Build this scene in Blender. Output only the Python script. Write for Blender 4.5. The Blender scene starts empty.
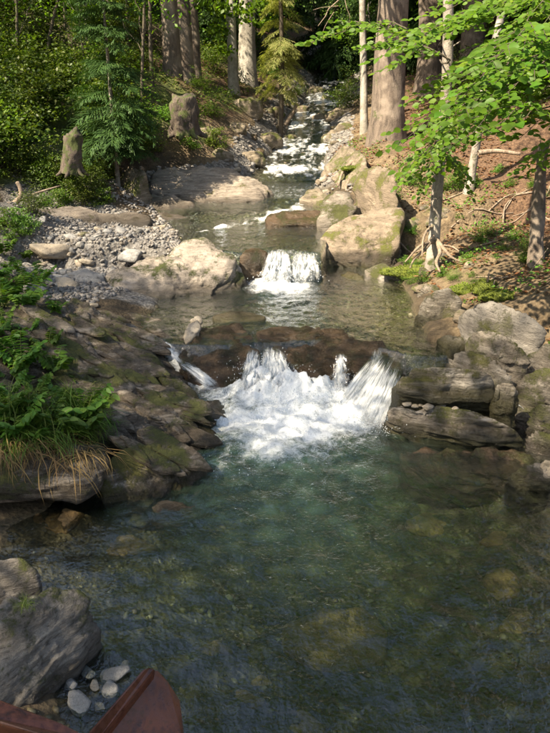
import bpy, bmesh, math, random
import numpy as np
from mathutils import Vector, Matrix
R = math.radians
rng = np.random.default_rng(7)
random.seed(7)
SC = bpy.context.scene
COL = SC.collection

# ------------------------------------------------------------------ camera
PITCH, CAMH, FPX = R(22.0), 3.4, 719.0
cam = bpy.data.cameras.new('camera')
cam.sensor_fit = 'VERTICAL'
cam.sensor_height = 24.0
cam.lens = 24.0 * FPX / 733.0
cam.clip_start = 0.05
cam.clip_end = 600
camo = bpy.data.objects.new('camera', cam)
COL.objects.link(camo)
camo.location = (0, 0, CAMH)
camo.rotation_euler = (R(90) - PITCH, 0, 0)
SC.camera = camo

# ------------------------------------------------------------------ light
SUN_EL = R(48)
SUN_AZ = (-0.80, -0.60)                       # horizontal direction towards the sun
w = bpy.data.worlds.new('World')
SC.world = w
w.use_nodes = True
wn = w.node_tree.nodes
sky = wn.new('ShaderNodeTexSky')
sky.sky_type = 'NISHITA'
sky.sun_disc = False
sky.sun_elevation = SUN_EL
sky.sun_rotation = math.atan2(SUN_AZ[0], SUN_AZ[1])
sky.dust_density = 2.0
w.node_tree.links.new(sky.outputs[0], wn['Background'].inputs[0])
wn['Background'].inputs[1].default_value = 0.10
sl = bpy.data.lights.new('sun', 'SUN')
sl.energy = 5.0
sl.angle = R(0.55)
sl.color = (1.0, 0.90, 0.74)
slo = bpy.data.objects.new('sun', sl)
COL.objects.link(slo)
SUNV = Vector((SUN_AZ[0] * math.cos(SUN_EL), SUN_AZ[1] * math.cos(SUN_EL), math.sin(SUN_EL))).normalized()
slo.rotation_euler = SUNV.to_track_quat('Z', 'Y').to_euler()
SC.view_settings.view_transform = 'Standard'
SC.view_settings.look = 'None'
SC.view_settings.gamma = 1.0
SC.view_settings.use_curve_mapping = False
SC.view_settings.use_white_balance = True          # the camera's own warm daylight balance
SC.view_settings.white_balance_temperature = 7300
SC.view_settings.white_balance_tint = 8
SC.view_settings.exposure = 1.65
SC.cycles.use_denoising = True
SC.cycles.max_bounces = 7
SC.cycles.diffuse_bounces = 3
SC.cycles.glossy_bounces = 3
SC.cycles.transmission_bounces = 4
SC.cycles.transparent_max_bounces = 12
SC.cycles.caustics_reflective = False
SC.cycles.caustics_refractive = False

# ------------------------------------------------------------------ pixel <-> place
cp, sp_ = math.cos(PITCH), math.sin(PITCH)
def ray(u, v):
    dx, dy = (u - 275.0) / FPX, -(v - 366.5) / FPX
    return np.array([dx, cp + dy * sp_, -sp_ + dy * cp])
def P(u, v, z):                                # photo pixel at a known height
    d = ray(u, v)
    return np.array([0, 0, CAMH]) + d * ((z - CAMH) / d[2])
def PD(u, v, y):                               # photo pixel at a known distance
    d = ray(u, v)
    return np.array([0, 0, CAMH]) + d * (y / d[1])
def to_px(p):
    p = np.asarray(p, float)
    q = p - np.array([0, 0, CAMH])
    dep = q[..., 1] * cp - q[..., 2] * sp_
    up = q[..., 1] * sp_ + q[..., 2] * cp
    return 275 + FPX * q[..., 0] / dep, 366.5 - FPX * up / dep, dep

# ------------------------------------------------------------------ noise
def _hash(ix, iy, iz, seed):
    h = (ix.astype(np.uint32) * np.uint32(374761393) + iy.astype(np.uint32) * np.uint32(668265263)
         + iz.astype(np.uint32) * np.uint32(2147483647) + np.uint32((seed * 974711) & 0xffffffff))
    h = (h ^ (h >> np.uint32(13))) * np.uint32(1274126177)
    h = h ^ (h >> np.uint32(16))
    return (h & np.uint32(0xffff)).astype(np.float64) / 32767.5 - 1.0
def vn(p, seed=0):
    p = np.asarray(p, float)
    f = np.floor(p)
    i = f.astype(np.int64)
    t = p - f
    t = t * t * t * (t * (t * 6 - 15) + 10)
    x, y, z = i[:, 0], i[:, 1], i[:, 2]
    def c(a, b, d): return _hash(x + a, y + b, z + d, seed)
    tx, ty, tz = t[:, 0], t[:, 1], t[:, 2]
    a = c(0,0,0) * (1 - tx) + c(1,0,0) * tx
    b = c(0,1,0) * (1 - tx) + c(1,1,0) * tx
    e = c(0,0,1) * (1 - tx) + c(1,0,1) * tx
    g = c(0,1,1) * (1 - tx) + c(1,1,1) * tx
    return (a * (1 - ty) + b * ty) * (1 - tz) + (e * (1 - ty) + g * ty) * tz
def fbm(p, octv=4, seed=0, gain=0.5):
    p = np.asarray(p, float)
    s, a = np.zeros(len(p)), 1.0
    for k in range(octv):
        s += a * vn(p + 17.3 * k, seed + k)
        p = p * 2.03
        a *= gain
    return s
def n2(x, y, sc, seed=0, octv=4):
    x = np.asarray(x, float); y = np.asarray(y, float)
    return fbm(np.stack([x.ravel() * sc, y.ravel() * sc, np.full(x.size, 3.7)], 1), octv, seed).reshape(x.shape)
def sstep(a, b, x):
    t = np.clip((np.asarray(x, float) - a) / (b - a), 0, 1)
    return t * t * (3 - 2 * t)

# ------------------------------------------------------------------ mesh helpers
def make_mesh(name, verts, faces, mat=None, smooth=True):
    verts = np.ascontiguousarray(verts, np.float32)
    me = bpy.data.meshes.new(name)
    if isinstance(faces, np.ndarray):
        k = faces.shape[1]
        me.vertices.add(len(verts)); me.vertices.foreach_set('co', verts.ravel())
        me.loops.add(faces.size); me.loops.foreach_set('vertex_index', np.ascontiguousarray(faces, np.int32).ravel())
        me.polygons.add(len(faces))
        me.polygons.foreach_set('loop_start', np.arange(0, faces.size, k, dtype=np.int32))
        me.polygons.foreach_set('loop_total', np.full(len(faces), k, np.int32))
        me.update(calc_edges=True)
    else:
        me.from_pydata(verts.tolist(), [], faces); me.update()
    if smooth:
        me.polygons.foreach_set('use_smooth', np.ones(len(me.polygons), bool))
    if mat: me.materials.append(mat)
    return me
def link(name, me, parent=None, loc=None):
    o = bpy.data.objects.new(name, me)
    COL.objects.link(o)
    if parent is not None: o.parent = parent
    if loc is not None: o.location = Vector([float(c) for c in loc])
    return o
def tag(o, label=None, cat=None, group=None, kind=None):
    if label: o['label'] = label
    if cat: o['category'] = cat
    if group: o['group'] = group
    if kind: o['kind'] = kind
    return o
def thing(name, label, cat, loc=(0, 0, 0), group=None):
    return tag(link(name, None, None, loc), label, cat, group, 'thing')
def obj(name, verts, faces, mat, parent=None, loc=None, smooth=True):
    v = np.asarray(verts, float)
    if parent is not None and loc is None:
        v = v - np.array(parent.matrix_basis.translation) if parent.parent is None else v
    elif loc is not None:
        v = v - np.asarray(loc)
    return link(name, make_mesh(name, v, faces, mat, smooth), parent, None if parent is not None else loc)
def copy_tree(o, parent=None):
    c = o.copy(); COL.objects.link(c)
    if parent is not None: c.parent = parent
    for ch in list(o.children): copy_tree(ch, c)
    return c
def join(parts):
    vs, fs, n = [], [], 0
    for v, f in parts:
        vs.append(v); fs.append(np.asarray(f) + n); n += len(v)
    return np.concatenate(vs), np.concatenate(fs)
def scatter(tv, tf, M, loc):
    n = len(loc)
    v = np.einsum('nij,vj->nvi', M, tv) + np.asarray(loc)[:, None, :]
    f = tf[None] + (np.arange(n) * len(tv))[:, None, None]
    return v.reshape(-1, 3), f.reshape(-1, tf.shape[1])
def unit(a):
    return a / np.maximum(np.linalg.norm(a, axis=-1, keepdims=True), 1e-9)
def frames(axis, normal, size):                # columns x, y(axis), z(normal) times size
    y = unit(axis); x = unit(np.cross(y, normal)); z = np.cross(x, y)
    M = np.stack([x, y, z], 2)
    return M * np.asarray(size).reshape(-1, 1, 1)
def rdir(n):
    return unit(rng.normal(size=(n, 3)))
def tube(pts, rad, sides=8, cap=True, rough=0.0, seed=0):
    pts = np.asarray(pts, float); rad = np.asarray(rad, float)
    t = unit(np.gradient(pts, axis=0))
    ref = np.array([0.13, 0.97, 0.2]) if abs(t[0][1]) < .8 else np.array([1., 0, .1])
    a = unit(np.cross(t, ref)); b = np.cross(t, a)
    ang = np.linspace(0, 2 * math.pi, sides, endpoint=False)
    rr = rad[:, None] * np.ones(sides)
    if rough:
        q = np.stack([np.cos(ang)[None] * 1.2 + 0 * rr, np.sin(ang)[None] * 1.2 + 0 * rr, np.arange(len(pts))[:, None] * .35 + 0 * rr], 2)
        rr = rr * (1 + rough * fbm(q.reshape(-1, 3) * 1.3, 3, seed).reshape(rr.shape))
    v = pts[:, None] + (np.cos(ang)[None, :, None] * a[:, None] + np.sin(ang)[None, :, None] * b[:, None]) * rr[..., None]
    v = v.reshape(-1, 3)
    i = np.arange(len(pts) - 1)[:, None] * sides; j = np.arange(sides)[None]; j2 = (j + 1) % sides
    f = np.stack([i + j, i + j2, i + sides + j2, i + sides + j], 2).reshape(-1, 4)
    tri = np.concatenate([f[:, [0, 1, 2]], f[:, [0, 2, 3]]])
    if cap:
        e = len(v); v = np.vstack([v, pts[-1:] + t[-1:] * rad[-1] * .3])
        o = (len(pts) - 1) * sides
        tri = np.vstack([tri, np.stack([o + j[0], o + j2[0], np.full(sides, e)], 1)])
    return v, tri
def smooth_path(pts, n):
    pts = np.asarray(pts, float)
    m = len(pts)
    t = np.linspace(0, m - 1, n); i = np.clip(t.astype(int), 0, m - 2); f = (t - i)[:, None]
    p0 = pts[np.clip(i - 1, 0, m - 1)]; p1 = pts[i]; p2 = pts[i + 1]; p3 = pts[np.clip(i + 2, 0, m - 1)]
    return .5 * (2 * p1 + (p2 - p0) * f + (2 * p0 - 5 * p1 + 4 * p2 - p3) * f ** 2 + (3 * p1 - p0 - 3 * p2 + p3) * f ** 3)
_ico = {}
def ico(k):
    if k not in _ico:
        bm = bmesh.new(); bmesh.ops.create_icosphere(bm, subdivisions=k, radius=1.0)
        bm.verts.ensure_lookup_table()
        _ico[k] = (np.array([v.co[:] for v in bm.verts]), np.array([[v.index for v in f.verts] for f in bm.faces]))
        bm.free()
    return _ico[k]

# ------------------------------------------------------------------ materials
class NT:
    def __init__(s, name):
        s.m = bpy.data.materials.new(name); s.m.use_nodes = True
        s.t = s.m.node_tree; s.n = s.t.nodes; s.b = s.n['Principled BSDF']; s.out = s.n['Material Output']
    def node(s, kind, **kw):
        nd = s.n.new('ShaderNode' + kind)
        for k, v in kw.items(): setattr(nd, k, v)
        return nd
    def ln(s, a, b): s.t.links.new(a, b)
    def noise(s, vec, scale, detail=4, rough=.55, dist=0):
        nd = s.node('TexNoise'); nd.inputs['Scale'].default_value = scale; nd.inputs['Detail'].default_value = detail
        nd.inputs['Roughness'].default_value = rough; nd.inputs['Distortion'].default_value = dist
        if vec is not None: s.ln(vec, nd.inputs['Vector'])
        return nd.outputs['Fac']
    def ramp(s, fac, stops):
        nd = s.node('ValToRGB'); e = nd.color_ramp.elements
        while len(e) < len(stops): e.new(.5)
        for q, (p, c) in zip(e, stops):
            q.position = p; q.color = (*c, 1) if len(c) == 3 else c
        s.ln(fac, nd.inputs[0]); return nd.outputs[0]
    def rng(s, val, a, b, c=0., d=1., smooth=True):
        nd = s.node('MapRange'); nd.interpolation_type = 'SMOOTHSTEP' if smooth else 'LINEAR'
        for i, q in enumerate((a, b, c, d)): nd.inputs[i + 1].default_value = q
        s.ln(val, nd.inputs[0]); return nd.outputs[0]
    def mix(s, fac, a, b, mode='MIX'):
        nd = s.node('Mix', data_type='RGBA', blend_type=mode)
        for v, i in ((fac, 0), (a, 6), (b, 7)):
            if hasattr(v, 'is_linked') or hasattr(v, 'links'): s.ln(v, nd.inputs[i])
            elif i == 0: nd.inputs[0].default_value = v
            else: nd.inputs[i].default_value = (*v, 1)
        return nd.outputs[2]
    def math(s, op, a, b=None):
        nd = s.node('Math', operation=op)
        for i, v in enumerate((a, b)):
            if v is None: continue
            if hasattr(v, 'links'): s.ln(v, nd.inputs[i])
            else: nd.inputs[i].default_value = v
        return nd.outputs[0]
    def pos(s, scale=None, rot=None):
        g = s.node('NewGeometry').outputs['Position']
        if scale is None and rot is None: return g
        mp = s.node('Mapping', vector_type='POINT')
        if rot: 
            mp.inputs['Rotation'].default_value = rot
        if scale: mp.inputs['Scale'].default_value = scale
        s.ln(g, mp.inputs['Vector']); return mp.outputs[0]
    def bump(s, h, strength, dist, prev=None):
        nd = s.node('Bump'); nd.inputs['Strength'].default_value = strength; nd.inputs['Distance'].default_value = dist
        s.ln(h, nd.inputs['Height'])
        if prev is not None: s.ln(prev, nd.inputs['Normal'])
        return nd.outputs[0]

def rock_mat(name, c_dark, c_mid, c_pale, moss=.3, zwet=-9., rot=(0, 0, 0), streak=6., moss_col=(.055, .06, .015), moss_low=-9., lichen=0.):
    t = NT(name)
    st = t.pos((1, 1, streak), rot)
    p = t.pos()
    s1 = t.noise(st, 3.2, 8, .62, .4)
    s2 = t.noise(p, 2.1, 6, .6)
    s3 = t.noise(p, 38, 5, .7)
    s4 = t.noise(st, 11, 6, .7, .2)
    col = t.ramp(t.math('ADD', t.math('MULTIPLY', s1, .55), t.math('ADD', t.math('MULTIPLY', s2, .25), t.math('MULTIPLY', s4, .2))),
                 [(.36, c_dark), (.5, c_mid), (.62, c_pale)])
    col = t.mix(t.rng(s3, .35, .7, 0, .55), col, t.mix(.5, col, c_pale))
    s5 = t.noise(p, 130, 3, .7)
    col = t.mix(t.rng(s5, .42, .62, .0, .45), col, t.mix(.6, col, (c_dark[0] * .5, c_dark[1] * .5, c_dark[2] * .5)))
    crack = t.rng(s4, .35, .43, 1, 0)
    col = t.mix(t.math('MULTIPLY', crack, .6), col, (c_dark[0] * .35, c_dark[1] * .35, c_dark[2] * .35))
    if lichen:
        ln_ = t.rng(t.noise(p, 9, 5, .65), .6, .66, 0, lichen)
        col = t.mix(ln_, col, (.5, .5, .44))
    g = t.node('NewGeometry')
    sx = t.node('SeparateXYZ'); t.ln(g.outputs['Position'], sx.inputs[0])
    nx = t.node('SeparateXYZ'); t.ln(g.outputs['Normal'], nx.inputs[0])
    mn = t.noise(p, 2.6, 8, .68)
    mm = t.math('MULTIPLY', t.rng(t.math('ADD', mn, t.math('MULTIPLY', t.math('SUBTRACT', s3, .5), .22)), .63 - .35 * moss, .75 - .35 * moss), t.rng(nx.outputs[2], -.5, .35, .25, 1.))
    mossc = t.mix(t.noise(p, 30, 4), moss_col, (moss_col[0] * 2.3, moss_col[1] * 2.4, moss_col[2] * 1.6))
    if moss_low > -5:                         # moss gathers on the damp lower flanks
        low = t.rng(t.math('ADD', sx.outputs[2], t.math('MULTIPLY', mn, .35)), moss_low + .12, moss_low + .3, 1, 0)
        mm = t.math('MAXIMUM', mm, low)
    col = t.mix(mm, col, mossc)
    rough = t.math('ADD', .72, t.math('MULTIPLY', s3, .2))
    if zwet > -5:
        wet = t.rng(t.math('ADD', sx.outputs[2], t.math('MULTIPLY', s2, -.16)), zwet - .06, zwet + .05, 1, 0)
        col = t.mix(wet, col, t.mix(.68, col, (.02, .014, .008), 'MIX'))
        rough = t.math('SUBTRACT', rough, t.math('MULTIPLY', wet, .5))
    t.ln(col, t.b.inputs['Base Color'])
    t.ln(rough, t.b.inputs['Roughness'])
    h = t.math('ADD', t.math('MULTIPLY', s4, .7), t.math('ADD', t.math('MULTIPLY', s3, .45), t.math('MULTIPLY', s5, .15)))
    nb = t.bump(h, .9, .045)
    nb = t.bump(t.math('MULTIPLY', mm, t.noise(p, 90, 3)), .6, .02, nb)
    t.ln(nb, t.b.inputs['Normal'])
    return t.m

def leaf_mat(name, cols, trans=.45, rough=.5, spec=.35):
    t = NT(name)
    g = t.node('NewGeometry').outputs['Random Per Island']
    n = len(cols)
    c = t.ramp(g, [(i / max(n - 1, 1), q) for i, q in enumerate(cols)])
    oi = t.node('ObjectInfo').outputs['Random']
    hs = t.node('HueSaturation')
    t.ln(t.rng(oi, 0, 1, .75, 1.25, False), hs.inputs['Value']); t.ln(t.rng(oi, 0, 1, .485, .515, False), hs.inputs['Hue'])
    t.ln(c, hs.inputs['Color']); c = hs.outputs[0]
    t.ln(c, t.b.inputs['Base Color'])
    t.b.inputs['Roughness'].default_value = rough
    t.b.inputs['Specular IOR Level'].default_value = spec
    tr = t.node('BsdfTranslucent')
    tc = t.mix(1.0, c, (1.25, 1.35, .55), 'MULTIPLY')
    t.ln(tc, tr.inputs[0])
    mx = t.node('MixShader'); mx.inputs[0].default_value = trans
    t.ln(t.b.outputs[0], mx.inputs[1]); t.ln(tr.outputs[0], mx.inputs[2]); t.ln(mx.outputs[0], t.out.inputs[0])
    return t.m
def bark_mat(name, a, b, vscale=.18, scale=9, moss=.0, pale=None):
    t = NT(name)
    st = t.pos((1, 1, vscale)); p = t.pos()
    s1 = t.noise(st, scale, 8, .65, .6); s2 = t.noise(p, 1.6, 4); s3 = t.noise(p, 45, 4, .7)
    c = t.ramp(t.math('ADD', t.math('MULTIPLY', s1, .7), t.math('MULTIPLY', s3, .3)), [(.36, a), (.62, b)])
    if pale: c = t.mix(t.rng(s2, .48, .6, 0, .8), c, pale)
    if moss: c = t.mix(t.rng(t.noise(p, 3.1, 6, .65), .62 - .25 * moss, .72 - .25 * moss), c, (.06, .075, .02))
    t.ln(c, t.b.inputs['Base Color']); t.b.inputs['Roughness'].default_value = .9
    t.ln(t.bump(t.math('ADD', s1, t.math('MULTIPLY', s3, .4)), .9, .03), t.b.inputs['Normal'])
    return t.m

M = {}
PALE = ((.14, .115, .095), (.30, .255, .215), (.43, .375, .325))
GREY = ((.065, .052, .04), (.17, .143, .115), (.33, .29, .245))
BROWN = ((.07, .043, .025), (.2, .12, .065), (.33, .22, .13))
M['rock_bar'] = rock_mat('pale schist', *PALE, moss=.36, zwet=.40, rot=(R(20), R(-12), 0), streak=5, moss_col=(.035, .04, .012), moss_low=.30)
M['rock_fore'] = rock_mat('grey banded schist', (.075, .064, .053), (.20, .175, .15), (.38, .345, .305), moss=.3, zwet=.05, rot=(R(40), R(35), R(20)), streak=5, moss_col=(.05, .055, .016))
M['rock_ledge'] = rock_mat('wet layered schist', (.028, .02, .014), (.085, .064, .044), (.32, .275, .23), moss=.45, zwet=.10, rot=(R(-8), R(14), 0), streak=9, moss_col=(.04, .042, .012))
M['rock_plate'] = rock_mat('pale schist plate', (.06, .047, .036), (.165, .137, .11), (.32, .28, .235), moss=.25, zwet=.06, rot=(R(-8), R(14), 0), streak=9, moss_col=(.04, .042, .012))
M['rock_lobe'] = rock_mat('mossy wet schist', (.05, .04, .03), (.14, .115, .085), (.38, .34, .30), moss=.62, zwet=.02, rot=(R(-6), R(10), 0), streak=9, moss_col=(.045, .042, .010))
M['rock_sill'] = rock_mat('wet brown rock', (.032, .02, .012), (.115, .066, .034), (.25, .155, .085), moss=.45, zwet=.9, rot=(R(5), R(8), 0), streak=6, moss_col=(.035, .032, .010))
M['rock_right'] = rock_mat('mossy grey schist', *GREY, moss=.5, zwet=.06, rot=(R(16), R(-9), 0), streak=3.5, moss_col=(.035, .036, .010))
M['rock_smooth'] = rock_mat('smooth grey boulder', (.12, .105, .09), (.245, .22, .195), (.36, .33, .295), moss=.28, zwet=.06, rot=(R(16), R(-19), 0), streak=2.5, moss_col=(.036, .036, .010))
M['rock_stack'] = rock_mat('mossy layered schist', (.08, .065, .05), (.20, .17, .135), (.42, .38, .33), moss=.45, zwet=.42, rot=(R(4), R(-6), 0), streak=5, moss_col=(.036, .034, .009), moss_low=.44)
M['rock_low'] = rock_mat('layered schist low', (.07, .058, .045), (.18, .15, .12), (.42, .38, .34), moss=.5, zwet=.12, rot=(R(4), R(12), 0), streak=10, moss_col=(.042, .042, .012), moss_low=.06)
M['rock_sun'] = rock_mat('warm grey schist', (.11, .085, .06), (.225, .175, .13), (.32, .255, .19), moss=.34, zwet=.55, rot=(R(10), R(20), 0), streak=5, moss_col=(.06, .06, .014), moss_low=.36)
M['rock_up'] = rock_mat('upstream schist', (.08, .062, .044), (.20, .16, .115), (.34, .28, .215), moss=.42, rot=(R(5), R(14), 0), streak=6)
M['rock_slab'] = rock_mat('long pale slab rock', (.08, .06, .046), (.26, .215, .175), (.42, .365, .31), moss=.15, zwet=.98, rot=(R(0), R(-8), 0), streak=12, moss_col=(.06, .055, .02))
M['rock_wet'] = rock_mat('wet stream stone', *BROWN, moss=.45, zwet=3., streak=4)
M['rock_bed'] = rock_mat('submerged stone', (.09, .055, .022), (.21, .13, .05), (.29, .185, .08), moss=.15, streak=2, moss_col=(.06, .055, .02))
M['cobble'] = rock_mat('pale cobble', (.20, .19, .175), (.31, .29, .27), (.46, .44, .41), moss=.0, streak=2)
M['cobble_warm'] = rock_mat('tan cobble', (.2, .165, .13), (.32, .27, .21), (.46, .40, .33), moss=.0, streak=2)
M['cobble_grey'] = rock_mat('grey cobble', (.14, .135, .135), (.24, .235, .235), (.38, .37, .36), moss=.05, streak=2)

M['beech'] = leaf_mat('beech leaf', [(.085, .18, .014), (.12, .23, .02), (.065, .15, .014), (.17, .26, .025)], .5)
M['shrub'] = leaf_mat('shrub leaf', [(.075, .125, .02), (.105, .16, .022), (.058, .105, .018), (.16, .185, .03)], .45)
M['herb'] = leaf_mat('herb leaf', [(.085, .18, .028), (.11, .21, .03), (.065, .145, .024), (.15, .23, .035)], .42)
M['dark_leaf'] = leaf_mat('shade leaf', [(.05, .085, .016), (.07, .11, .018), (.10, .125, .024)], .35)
M['spruce'] = leaf_mat('spruce needle', [(.022, .055, .014), (.035, .08, .018), (.05, .095, .02)], .2, .6)
M['larch'] = leaf_mat('pale hanging twig', [(.22, .25, .08), (.32, .32, .12), (.18, .23, .06), (.38, .34, .15)], .5, .7)
M['grass'] = leaf_mat('grass blade', [(.09, .17, .028), (.12, .21, .03), (.18, .20, .05)], .35)
M['dry_grass'] = leaf_mat('dry grass blade', [(.22, .14, .06), (.30, .20, .09), (.15, .085, .04)], .3, .8)
M['litter'] = leaf_mat('fallen leaf', [(.15, .06, .024), (.2, .09, .036), (.09, .045, .022), (.26, .16, .075)], .12, .8)
M['moss_leaf'] = leaf_mat('moss frond', [(.10, .15, .012), (.15, .20, .016), (.075, .11, .010)], .25, .8)
M['bark_spruce'] = bark_mat('spruce bark', (.055, .042, .034), (.20, .155, .125), .25, 10, .1, (.27, .22, .18))
M['bark_dark'] = bark_mat('shaded bark', (.035, .028, .02), (.12, .095, .07), .2, 9, .25)
M['bark_beech'] = bark_mat('smooth pale bark', (.17, .15, .125), (.36, .33, .285), .8, 7, .12, (.42, .39, .35))
M['bark_slim'] = bark_mat('slim tree bark', (.13, .105, .085), (.34, .30, .26), .5, 14, .08, (.40, .36, .32))
M['dead_wood'] = bark_mat('weathered wood', (.12, .085, .06), (.36, .28, .215), .12, 16, .08)
M['stump_wood'] = bark_mat('rotting stump wood', (.03, .022, .017), (.135, .104, .084), .15, 14, .6)
M['root_wood'] = bark_mat('root wood', (.12, .085, .06), (.32, .25, .19), .6, 12, .15)

def ground_material():
    t = NT('forest ground and stream bed')
    at = t.node('Attribute', attribute_name='zone'); sp = t.node('SeparateColor'); t.ln(at.outputs['Color'], sp.inputs[0])
    p = t.pos()
    big = t.noise(p, 1.3, 6, .6); fine = t.noise(p, 22, 6, .7); mid = t.noise(p, 6, 6, .65)
    vo = t.node('TexVoronoi'); vo.inputs['Scale'].default_value = 24; t.ln(p, vo.inputs['Vector'])
    soil = t.ramp(mid, [(.3, (.022, .015, .009)), (.55, (.06, .042, .024)), (.75, (.11, .08, .05))])
    pe = t.node('Attribute', attribute_name='sunlit_earth').outputs['Fac']
    sunlit_earth = t.ramp(t.math('ADD', t.math('MULTIPLY', mid, .6), t.math('MULTIPLY', fine, .4)), [(.33, (.045, .03, .017)), (.5, (.125, .088, .052)), (.66, (.24, .178, .108))])  # pale tan soil, lightened to stand in for sun the bank doesn't get
    soil = t.mix(t.rng(t.math('ADD', pe, t.math('MULTIPLY', t.math('SUBTRACT', big, .5), .9)), .35, .7), soil, sunlit_earth)
    bed = t.ramp(t.math('ADD', t.math('MULTIPLY', big, .5), t.math('MULTIPLY', fine, .5)), [(.32, (.03, .025, .012)), (.5, (.065, .052, .025)), (.66, (.105, .08, .04))])
    vc = t.node('SeparateColor'); t.ln(vo.outputs['Color'], vc.inputs[0])
    bed = t.mix(t.rng(vc.outputs[0], .7, .95, 0, .25), bed, (.16, .13, .08))
    grav = t.ramp(t.math('ADD', t.math('MULTIPLY', vc.outputs[0], .55), t.math('MULTIPLY', fine, .45)), [(.2, (.07, .063, .058)), (.5, (.15, .138, .128)), (.8, (.26, .245, .23))])
    lit = t.ramp(fine, [(.3, (.036, .02, .012)), (.5, (.095, .052, .029)), (.68, (.19, .115, .066))])
    mossg = t.ramp(mid, [(.35, (.035, .045, .010)), (.65, (.10, .12, .022))])
    base = soil
    base = t.mix(t.rng(t.math('ADD', sp.outputs[2], t.math('MULTIPLY', mid, .5)), .55, .85), base, lit)
    base = t.mix(t.rng(t.math('ADD', sp.outputs[1], t.math('MULTIPLY', big, .6)), .65, .85), base, mossg)
    base = t.mix(t.rng(t.math('ADD', sp.outputs[0], t.math('MULTIPLY', mid, .4)), .55, .8), base, grav)
    base = t.mix(at.outputs['Alpha'], base, bed)
    t.ln(base, t.b.inputs['Base Color']); t.b.inputs['Roughness'].default_value = .9
    h = t.math('ADD', t.math('MULTIPLY', vo.outputs['Distance'], .6), t.math('MULTIPLY', fine, .7))
    t.ln(t.bump(h, .9, .04), t.b.inputs['Normal'])
    return t.m
M['ground'] = ground_material()

def water_material():
    t = NT('stream water')
    p = t.pos()
    fo = t.node('Attribute', attribute_name='foam').outputs['Fac']
    w1 = t.noise(t.pos((1, .55, 1)), 9, 3, .55, .3); w2 = t.noise(p, 30, 3, .6, .4); w3 = t.noise(p, 2.6, 2)
    h = t.math('ADD', t.math('MULTIPLY', w1, .6), t.math('ADD', t.math('MULTIPLY', w2, .22), t.math('MULTIPLY', w3, .7)))
    nb = t.bump(h, .85, .045)
    fr = t.node('Fresnel'); fr.inputs['IOR'].default_value = 1.33; t.ln(nb, fr.inputs['Normal'])
    gl = t.node('BsdfGlossy'); gl.inputs['Roughness'].default_value = .03; t.ln(nb, gl.inputs['Normal'])
    gl.inputs['Color'].default_value = (.95, .97, 1, 1)
    tr0 = t.node('BsdfTransparent'); tr0.inputs[0].default_value = (.93, .97, .93, 1)
    mk = t.node('Attribute', attribute_name='milk').outputs['Fac']            # fine air bubbles in the water below the falls
    df = t.node('BsdfDiffuse'); df.inputs[0].default_value = (.15, .28, .21, 1)
    tr = t.node('MixShader'); t.ln(t.math('MULTIPLY', mk, t.rng(w3, .2, .8, .22, .42)), tr.inputs[0]); t.ln(tr0.outputs[0], tr.inputs[1]); t.ln(df.outputs[0], tr.inputs[2])
    mx = t.node('MixShader'); t.ln(t.math('MINIMUM', t.math('MULTIPLY', fr.outputs[0], 3.2), 1.), mx.inputs[0]); t.ln(tr.outputs[0], mx.inputs[1]); t.ln(gl.outputs[0], mx.inputs[2])
    b = t.b; b.inputs['Base Color'].default_value = (.72, .74, .76, 1); b.inputs['Roughness'].default_value = .55
    b.inputs['Subsurface Weight'].default_value = 0.0
    fh = t.noise(p, 45, 5, .7)
    t.ln(t.bump(fh, .5, .02, nb), b.inputs['Normal'])
    st = t.math('ADD', t.math('MULTIPLY', t.noise(p, 9, 7, .7, .8), .7), t.math('MULTIPLY', t.noise(p, 55, 4, .7), .3))
    ff = t.rng(t.math('ADD', fo, t.math('MULTIPLY', t.math('SUBTRACT', st, .5), 1.7)), .22, .92)
    ff = t.math('MULTIPLY', ff, t.rng(fo, .02, .12))
    mf = t.node('MixShader'); t.ln(ff, mf.inputs[0]); t.ln(mx.outputs[0], mf.inputs[1]); t.ln(b.outputs[0], mf.inputs[2])
    t.ln(mf.outputs[0], t.out.inputs[0])
    va = t.node('VolumeAbsorption'); va.inputs['Color'].default_value = (.46, .80, .58, 1); va.inputs['Density'].default_value = .6
    t.ln(va.outputs[0], t.out.inputs['Volume'])
    return t.m
M['water'] = water_material()
def spray_material():
    t = NT('white falling water')
    t.b.inputs['Base Color'].default_value = (.84, .87, .90, 1); t.b.inputs['Roughness'].default_value = .35
    tr = t.node('BsdfTranslucent'); tr.inputs[0].default_value = (.85, .88, .9, 1)
    m1 = t.node('MixShader'); m1.inputs[0].default_value = .35; t.ln(t.b.outputs[0], m1.inputs[1]); t.ln(tr.outputs[0], m1.inputs[2])
    tp = t.node('BsdfTransparent'); tp.inputs[0].default_value = (.95, .97, .97, 1)
    m2 = t.node('MixShader')
    t.ln(t.rng(t.noise(t.pos((1, 1, .25)), 40, 4, .7), .35, .6, .25, .9), m2.inputs[0])
    t.ln(tp.outputs[0], m2.inputs[1]); t.ln(m1.outputs[0], m2.inputs[2]); t.ln(m2.outputs[0], t.out.inputs[0])
    return t.m
M['spray'] = spray_material()
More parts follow.
